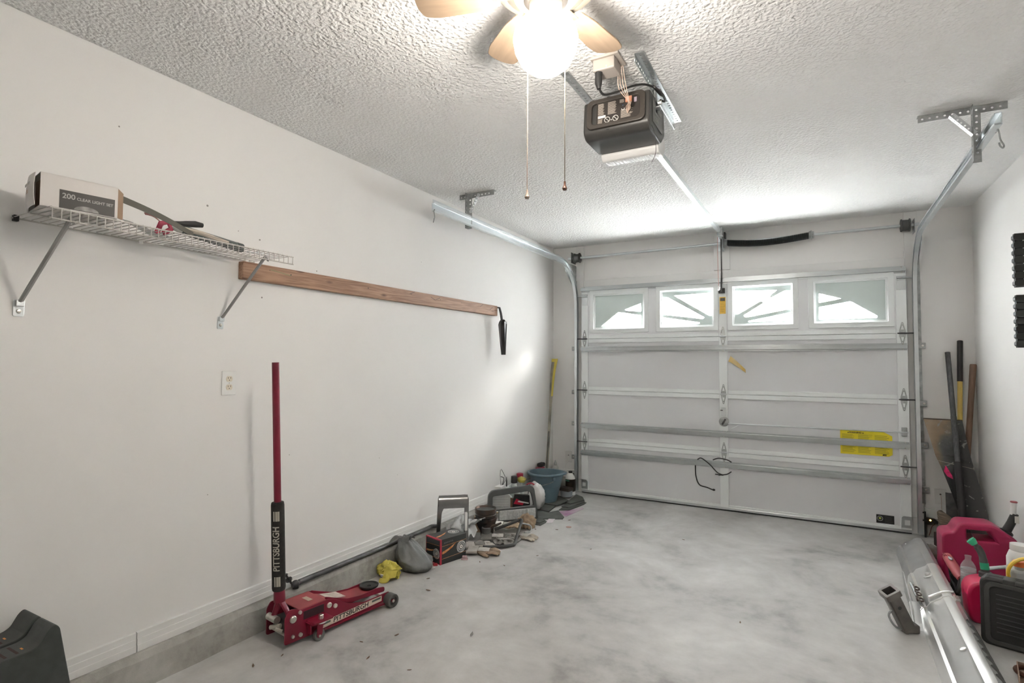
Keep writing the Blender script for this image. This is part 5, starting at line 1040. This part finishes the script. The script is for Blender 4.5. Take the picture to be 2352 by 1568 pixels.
MB().tube([Mh @ Vector(p) for p in spline([(-.030, 0, .13), (-.052, 0, .115), (-.056, 0, .075), (-.046, 0, .035), (-.028, 0, .015)])], .0055, 8).build('chain_loop', galvd_m, ht, smooth=True)
MB().box(-.032, -.03, -.010, .042, .034, .030, Matrix.Rotation(.4, 4, 'Z')).build('foot_block', hst, ht, bevel=.006)

# ------------------------------------------------------------------ cans, bottles, case
pink_m = mat('faded_red_plastic', (.36, .018, .075), .42, var=(3, .15))
gc = thing('gas_can', 'large red gas can with a moulded handle in the right corner', 'gas can', (2.785, -1.13, 0))
oc = roundpoly([(.014, .014), (.014, .296), (.064, .304), (.080, .330), (.096, .362), (.250, .370), (.305, .332), (.353, .297), (.353, .014)], .022, 4)
hc = roundpoly([(.110, .268), (.110, .352), (.238, .357), (.282, .272)], .012, 3)
me = plate(oc, [hc], .160, .013); me.transform(Matrix.Translation((0, .095, 0)) @ Matrix.Rotation(pi / 2, 4, 'X')); mobj('can_body', me, pink_m, gc, smooth=True, ang=50)
MB().lathe([(.034, 0), (.036, .004), (.036, .022), (.032, .026), (.026, .03)], 20, Matrix.Translation((.318, .09, .318)) @ Matrix.Rotation(.45, 4, 'Y')).build('neck_ring', blackp_m, gc, smooth=True, ang=30)
MB().tube([(.325, .09, .335), (.352, .09, .395), (.368, .085, .450)], [.024, .022, .019], 14).build('spout', blackp_m, gc, smooth=True)
MB().tube([(.360, .085, .445), (.364, .08, .52)], .015, 12).build('spout_tip', whitep_m, gc, smooth=True)
MB().lathe([(.017, 0), (.018, .004), (.015, .008)], 14, Matrix.Translation((.364, .08, .518))).build('tip_ring', mat('dusty_red', (.35, .09, .10), .5), gc)
MB().box(.362, .062, .40, .382, .066, .44).build('spout_label', whiteink_m, gc)
MB().tube([(.150, .09, .355), (.150, .06, .350), (.150, .055, .335), (.150, .09, .322), (.150, .12, .335), (.150, .12, .352)], .0035, 6, closed=True).tube(spline([(.150, .06, .335), (.155, .03, .30), (.165, .012, .27), (.172, .005, .25)]), .0016, 5).build('tether', darkst_m, gc)
sg = thing('small_gas_can', 'small bright red gas can behind the black case', 'gas can', (2.80, -1.72, 0))
brt_m = mat('bright_red_plastic', (.55, .012, .075), .35, var=(3, .1))
me = plate(roundpoly([(.016, .016), (.006, .150), (.02, .185), (.07, .205), (.12, .195), (.135, .016)], .02, 4), [], .120, .016); me.transform(Matrix.Translation((0, .075, 0)) @ Matrix.Rotation(pi / 2, 4, 'X')); mobj('can_body', me, brt_m, sg, smooth=True, ang=50)
MB().lathe([(.030, 0), (.030, .028), (.024, .034)], 18, Matrix.Translation((.090, .10, .212))).build('spout_collar', darkp_m, sg, smooth=True, ang=30)
MB().tube(spline([(.090, .10, .235), (.086, .11, .285), (.078, .12, .335), (.060, .125, .368), (.048, .126, .382)]), [.0185] * 12 + [.017] * 12 + [.013] * 9, 14).build('spout', darkp_m, sg, smooth=True)
MB().tube([(.088, .104, .255), (.086, .110, .288)], .0198, 16).build('spout_band', mat('green_plastic', (.03, .42, .22), .4), sg, smooth=True)
MB().tube([(.052, .125, .376), (.040, .127, .392), (.034, .128, .398)], [.016, .022, .021], 16).build('spout_cap', MATS['green_plastic'], sg, smooth=True)
wbt = thing('water_bottle', 'half full clear plastic water bottle between the red cans', 'bottle', (2.845, -1.475, 0))
pet_m = mat('clear_pet', (.72, .74, .76), .12, var=(5, .05), alpha=.25); wat_m = mat('water_fill', (.62, .65, .67), .15, var=(5, .05), alpha=.6)
MB().lathe([(.033, 0), (.036, .006), (.036, .205), (.033, .225), (.022, .246), (.014, .255), (.014, .272), (.0155, .274), (.0155, .279), (.012, .280)], 26).build('bottle', pet_m, wbt, smooth=True)
for z in (.15, .165, .18, .195): MB().tube([(.0362 * cos(a), .0362 * sin(a), z) for a in [2 * pi * i / 24 for i in range(24)]], .0016, 5, closed=True).build('ridge', pet_m, wbt)
MB().lathe([(0, .004), (.033, .006), (.0345, .01), (.0345, .208), (0, .208)], 22).build('water', wat_m, wbt, smooth=True)
rt = thing('red_grip_tool', 'faded red tool handle with a grey button beside the gas can', 'tool', (2.800, -1.17, .178))
MB().tube([(0, 0, 0), (.002, -.012, -.002), (.010, -.10, -.022), (.020, -.19, -.045), (.026, -.24, -.055)], [.018, .026, .028, .026, .02], 16).build('grip', mat('faded_coral_plastic', (.42, .085, .09), .5), rt, smooth=True)
for k in range(5): MB().tube([(-.02 + .008 * k, .0, .016 - .001 * (k - 2) ** 2), (-.018 + .008 * k, -.05, .010 + .006 - .0012 * (k - 2) ** 2)], .0028, 6).build('grip_rib', mat('dark_coral', (.25, .03, .04), .6), rt)
MB().ell((.004, -.085, .012), (.012, .030, .008), 14, 8).build('button', galvd_m, rt, smooth=True)
MB().tube(spline([(.025, -.235, -.055), (.018, -.25, -.09), (.0, -.26, -.13)]), .014, 10).build('tool_neck', blackp_m, rt, smooth=True)
MB().tube(spline([(.0, -.06, -.03), (-.005, -.14, -.09), (.0, -.20, -.11), (.0, -.24, -.14)]), .006, 8).build('tool_cable', rubber_m, rt, smooth=True)
one(MB().cyl((0, 0, 0), (0, 0, .108), .03, 12).cyl((0, 0, .108), (0, 0, .116), .026, 12).build('black_canister', rubber_m, loc=(2.822, -1.30, 0)), 'black canister standing under the red tool handle', 'canister')
cs = thing('tool_case', 'black ribbed plastic tool case standing on its edge', 'case', (2.795, -1.955, 0), -.30)
case_m = mat('black_case_plastic', (.030, .030, .030), .45, var=(10, .15), bump=(200, .1, .001))
MB().prism(rrect(0, 0, .37, .318, .03), 0, .052, 'y').build('case_front', case_m, cs, bevel=.010)
MB().prism(rrect(.004, .004, .366, .314, .03), .055, .11, 'y').build('case_back', case_m, cs, bevel=.010)
me = plate(rrect(.020, .015, .350, .300, .03), [rrect(.034, .028, .336, .286, .025)], .008, .003); me.transform(Matrix.Translation((0, -.001, 0)) @ Matrix.Rotation(pi / 2, 4, 'X')); mobj('panel_rim', me, darkp_m, cs)
for j in range(9): MB().box(.060, -.007, .245 - j * .022, .300, .002, .2485 - j * .022).build('rib', darkp_m, cs, bevel=.001)
for x in (.085, .25): MB().box(x, -.004, .300, x + .045, .06, .324).build('latch', darkp_m, cs, bevel=.004)
yj = thing('yellow_handle_jug', 'grey jug with an orange cap and a yellow ring handle', 'jug', (3.02, -1.72, 0))
MB().prism(rrect(-.062, -.05, .085, .06, .02), 0, .315, 'z').build('jug_body', mat('grey_translucent', (.50, .51, .52), .3), yj, bevel=.012)
MB().lathe([(.020, 0), (.020, .03)], 16, Matrix.Translation((-.022, -.02, .312))).build('neck', MATS['grey_translucent'], yj, smooth=True)
MB().lathe([(.027, 0), (.027, .022), (.024, .026), (0, .026)], 20, Matrix.Translation((-.022, -.02, .332))).build('cap', mat('orange_cap', (.80, .20, .06), .45), yj, smooth=True, ang=30)
MB().tube([(.012 - .088 * cos(a), -.058, .300 + .085 * sin(a)) for a in [-.4 + (pi + .6) * i / 18 for i in range(19)]], .012, 8, flat=.7).build('ring_handle', mat('yellow_plastic', (.78, .52, .05), .45), yj, smooth=True)
wj = thing('white_jar', 'white plastic jar with a wide lid behind the yellow handle', 'jar', (3.045, -1.58, 0))
MB().lathe([(.055, 0), (.060, .01), (.060, .33), (.048, .365), (.040, .372)], 24).build('jar', whitep_m, wj, smooth=True)
MB().lathe([(.045, .370), (.046, .374), (.045, .402), (0, .403)], 24).build('lid', whitep_m, wj, smooth=True, ang=30)
one(MB().tube([(2.90, -1.49, .22), (3.06, -1.43, .245)], .010, 8).build('flat_bar', galv_m, smooth=True), 'thin metal bar lying behind the small gas can', 'bar')
tbx = thing('tan_floor_box', 'tan cardboard tray on the floor beside the bumper', 'tray', (2.93, -2.24, 0), -.2)
MB().box(-.07, -.10, 0, .10, .06, .004).box(-.07, -.10, 0, -.066, .06, .03).box(-.07, .056, 0, .10, .06, .03).build('tray', mat('pinkish_cardboard', (.40, .28, .22), .8), tbx)
one(MB().tube([(2.90 + .045 * cos(a), -2.235 + .045 * sin(a), .018) for a in [2 * pi * i / 20 for i in range(20)]], .010, 8, closed=True).build('rusty_ring', mat('rusty_iron', (.13, .055, .035), .7, .3, var=(20, .4)), smooth=True), 'rusty iron ring on the tan cardboard tray', 'ring')
nz_ = thing('hose_nozzle', 'grey and black hose nozzle in front of the tool case', 'nozzle', (2.935, -2.21, .0))
MB().lathe([(.026, .03), (.022, .075), (.03, .10), (.034, .15), (.022, .185), (.010, .195), (0, .196)], 18).build('bulb', mat('glossy_grey_plastic', (.16, .18, .18), .15), nz_, smooth=True)
for z in (.05, .075, .1): MB().tube([(.034 * cos(a), .034 * sin(a), z) for a in [2 * pi * i / 18 for i in range(18)]], .004, 6, closed=True).build('coil', blackp_m, nz_, smooth=True)
MB().lathe([(.03, 0), (.03, .035)], 14).build('base', blackp_m, nz_)
MB().tube([(.012, .0, .19), (.014, .006, .30)], .009, 8).build('wood_stem', mat('pale_wood_stem', (.55, .38, .27), .6), nz_, smooth=True)

# ------------------------------------------------------------------ long tools in the right corner
def sheet_paint():
    m = bpy.data.materials.new('rust_tan_black_panel'); m.use_nodes = True; N = m.node_tree.nodes; L = m.node_tree.links; b = N['Principled BSDF']
    tc = N.new('ShaderNodeTexCoord'); sx_ = N.new('ShaderNodeSeparateXYZ'); L.new(tc.outputs['Object'], sx_.inputs[0])
    nz = N.new('ShaderNodeTexNoise'); nz.inputs['Scale'].default_value = 7; nz.inputs['Detail'].default_value = 6; L.new(tc.outputs['Object'], nz.inputs['Vector'])
    # paint worn to tan towards the upper left corner: mask from position along the panel plus noise
    ma = N.new('ShaderNodeMath'); ma.operation = 'MULTIPLY_ADD'; ma.inputs[1].default_value = -2.0; L.new(sx_.outputs['X'], ma.inputs[0])
    mz = N.new('ShaderNodeMath'); mz.operation = 'MULTIPLY'; mz.inputs[1].default_value = .55; L.new(sx_.outputs['Z'], mz.inputs[0]); L.new(mz.outputs[0], ma.inputs[2])
    m2 = N.new('ShaderNodeMath'); m2.operation = 'MULTIPLY_ADD'; m2.inputs[1].default_value = .45; L.new(nz.outputs['Fac'], m2.inputs[0]); L.new(ma.outputs[0], m2.inputs[2])
    r = N.new('ShaderNodeValToRGB'); e = r.color_ramp.elements; e[0].position = .12; e[0].color = (.022, .022, .022, 1); e[1].position = .55; e[1].color = (.36, .27, .18, 1)
    q = e.new(.28); q.color = (.10, .10, .095, 1); q = e.new(.40); q.color = (.26, .19, .12, 1)
    L.new(m2.outputs[0], r.inputs['Fac'])
    v = N.new('ShaderNodeTexNoise'); v.inputs['Scale'].default_value = 16; v.inputs['Detail'].default_value = 3; v.inputs['Distortion'].default_value = 1.5; L.new(tc.outputs['Object'], v.inputs['Vector'])
    r2 = N.new('ShaderNodeValToRGB'); r2.color_ramp.elements[0].position = .64; r2.color_ramp.elements[0].color = (0, 0, 0, 1); r2.color_ramp.elements[1].position = .74; r2.color_ramp.elements[1].color = (1, 1, 1, 1); L.new(v.outputs['Fac'], r2.inputs['Fac'])
    mx = N.new('ShaderNodeMix'); mx.data_type = 'RGBA'; L.new(r2.outputs['Color'], mx.inputs[0]); L.new(r.outputs['Color'], mx.inputs[6]); mx.inputs[7].default_value = (.30, .30, .27, 1)
    L.new(mx.outputs[2], b.inputs['Base Color']); b.inputs['Roughness'].default_value = .38; return m
sp_t = thing('sheet_metal_panel', 'worn tan and black sheet metal panel leaning in the corner', 'metal panel', (2.855, -.09, .12))
LP = [(0, -.0, .804), (.045, -.05, .60), (.060, -.075, .53), (.100, -.11, .41), (.155, -.17, .20), (.190, -.235, .0)]
RP = [(.240, -.0, .802), (.262, -.05, .60), (.278, -.085, .49), (.300, -.12, .37), (.332, -.185, .17), (.340, -.235, .0)]
Ls, Rs = spline(LP, 6), spline(RP, 6)
def panel(u, v):
    i = min(len(Ls) - 1, int(round(u * (len(Ls) - 1)))); p = Ls[i].lerp(Rs[i], v); return (p.x, p.y + .012 * sin(pi * v) + (.006 if abs(u - .36) < .02 else 0), p.z)
MB().sheet(panel, len(Ls) - 1, 10, .003).build('panel', sheet_paint(), sp_t, smooth=True, ang=40)
MB().tube([(0, 0, .806), (.24, 0, .804)], .0035, 6).build('rolled_edge', mat('dark_rust_edge', (.10, .07, .05), .6), sp_t)
MB().prism([(.100, .425), (.112, .470), (.150, .395), (.160, .340), (.150, .335)], -.135, -.133, 'y', Matrix.Translation((0, .02, 0)) @ Matrix.Rotation(0, 4, 'X')).build('pink_sticker', mat('hot_pink_vinyl', (.70, .04, .16), .5, var=(40, .3)), sp_t)
MB().tube([(Ls[14].x, Ls[14].y - .004, Ls[14].z), (Rs[14].x, Rs[14].y - .004, Rs[14].z)], .0022, 5).build('crease_line', mat('pale_scratch', (.40, .37, .32), .5), sp_t)
pl_ = thing('black_pole', 'long black pole with a thick lower sleeve leaning on the wall', 'pole', (3.03, -.42, 0))
top = Vector((-.005, .385, 1.445)); bot = Vector((0.005, -.0, .012))
MB().tube([bot, bot.lerp(top, .43)], [.026, .024], 14).build('lower_sleeve', mat('black_sleeve', (.022, .020, .022), .65), pl_, smooth=True)
MB().tube([bot.lerp(top, .42), top], [.0175, .0175], 12).build('shaft', mat('weathered_black_shaft', (.075, .075, .078), .55, var=(20, .25), stretch=(6, 6, 1)), pl_, smooth=True)
MB().tube([bot.lerp(top, .53), bot.lerp(top, .66)], .0188, 12).build('mid_band', MATS['weathered_black_shaft'], pl_, smooth=True)
sv = thing('shovel', 'long handled shovel with a yellow shaft and black grip', 'shovel', (3.06, -.075, 0))
MB().tube([(.01, -.010, .34), (.040, .040, 1.36)], .0165, 14).build('shaft', mat('yellow_fiberglass', (.62, .44, .11), .45, var=(5, .08), stretch=(6, 6, 1)), sv, smooth=True)
MB().tube([(.0358, .033, 1.22), (.0453, .0485, 1.533), (.0455, .049, 1.536)], [.019, .019, .015], 14).build('grip', blackp_m, sv, smooth=True)
MB().sheet(lambda u, v: (-.085 + .17 * v + .01, -.012 - .018 * (1 - (2 * v - 1) ** 2) - .02 * u + .028, .36 - .30 * u - .05 * (1 - (2 * v - 1) ** 2) * u), 8, 8, .003).build('blade', darkst_m, sv, smooth=True)
wh = thing('wooden_handle', 'brown wooden tool handle leaning in the right corner', 'tool handle', (3.085, -.10, 0))
MB().tube([(-.005, -.02, .02), (.030, .005, .60), (.070, .030, 1.10), (.090, .040, 1.345), (.0905, .040, 1.354)], [.020, .019, .0195, .022, .018], 14).build('handle', mat('brown_hickory', (.20, .12, .08), .6, var=(6, .2), stretch=(8, 8, 1)), wh, smooth=True)
ws = one(MB().prism(roundpoly([(-.075, .085), (-.055, .105), (.055, .055), (.060, -.01), (.02, -.05), (-.03, -.03)], .012), -.03, .03, 'y').build('wood_scrap', mat('weathered_wood', (.17, .13, .095), .8, col2=(.30, .24, .18), var=(7, .3), stretch=(2, 2, 12)), loc=(2.945, -.30, .155), rot=(.1, .25, .2), bevel=.006), 'weathered wooden block behind the large gas can', 'wood block')
one(MB().box(-.06, -.05, 0, .06, .05, .10).build('dark_crate', mat('dark_rusty_box', (.06, .045, .04), .7, var=(9, .4)), loc=(2.945, -.30, 0), rot=(0, 0, .3), bevel=.004), 'dark rusty box under the weathered wooden block', 'box')
one(MB().sheet(lambda u, v: (2.79 + .09 * u, -.72 + .26 * v, .03 + .05 * sin(pi * v) * (1 - .4 * u) + .01 * noise.noise(Vector((u * 5, v * 5, 3)))), 8, 12, .006).build('rusty_bracket', mat('rusty_brown_plate', (.10, .04, .025), .7, .3, col2=(.22, .20, .18), var=(9, .4)), smooth=True), 'rusty curved plate beside the far end of the bumper', 'plate')
cl_ = one(MB().tube(spline([(0, 0, .0), (0, .0, .06), (.012, 0, .075), (.024, 0, .06), (.024, 0, .0)]), .004, 6).box(-.01, -.02, 0, .034, .02, .008).build('metal_clamp', galvd_m, loc=(2.765, -1.08, .0), smooth=True), 'small metal clamp beside the large gas can', 'clamp')

# ------------------------------------------------------------------ black slotted racks on the right wall
def rack(z0, z1, y0, label):
    t = thing('slotted_rack', label, 'rack', (XR, y0, z0)); n_ = 7; p = (z1 - z0) / n_; h = z1 - z0
    MB().box(-.124, .004, 0, 0, .034, h).build('back_block', rubber_m, t)
    sb = mat('soft_black_plastic', (.030, .031, .029), .6)
    for k in range(n_):
        zc = (k + .5) * p
        MB().prism(roundpoly([(-.132, -p * .24), (-.132, p * .24), (-.118, p * .43), (0, p * .43), (0, -p * .43), (-.118, -p * .43)], .006), -.008, .034, 'y', Matrix.Translation((0, 0, zc))).build('rail', sb, t, bevel=.002)
        if k:
            MB().box(-.074, -.0078, k * p - p * .1, 0, .004, k * p + p * .1).build('bridge', sb, t)
            MB().lathe([(.0055, 0), (.005, .003), (0, .004)], 12, Matrix.Translation((-.086, .004, k * p)) @ Matrix.Rotation(pi / 2, 4, 'X')).build('pin', whitep_m, t)
    return t
rack(1.772, 2.067, -1.50, 'upper black slotted block fixed to the right wall')
rack(1.441, 1.728, -1.50, 'lower black slotted block fixed to the right wall')
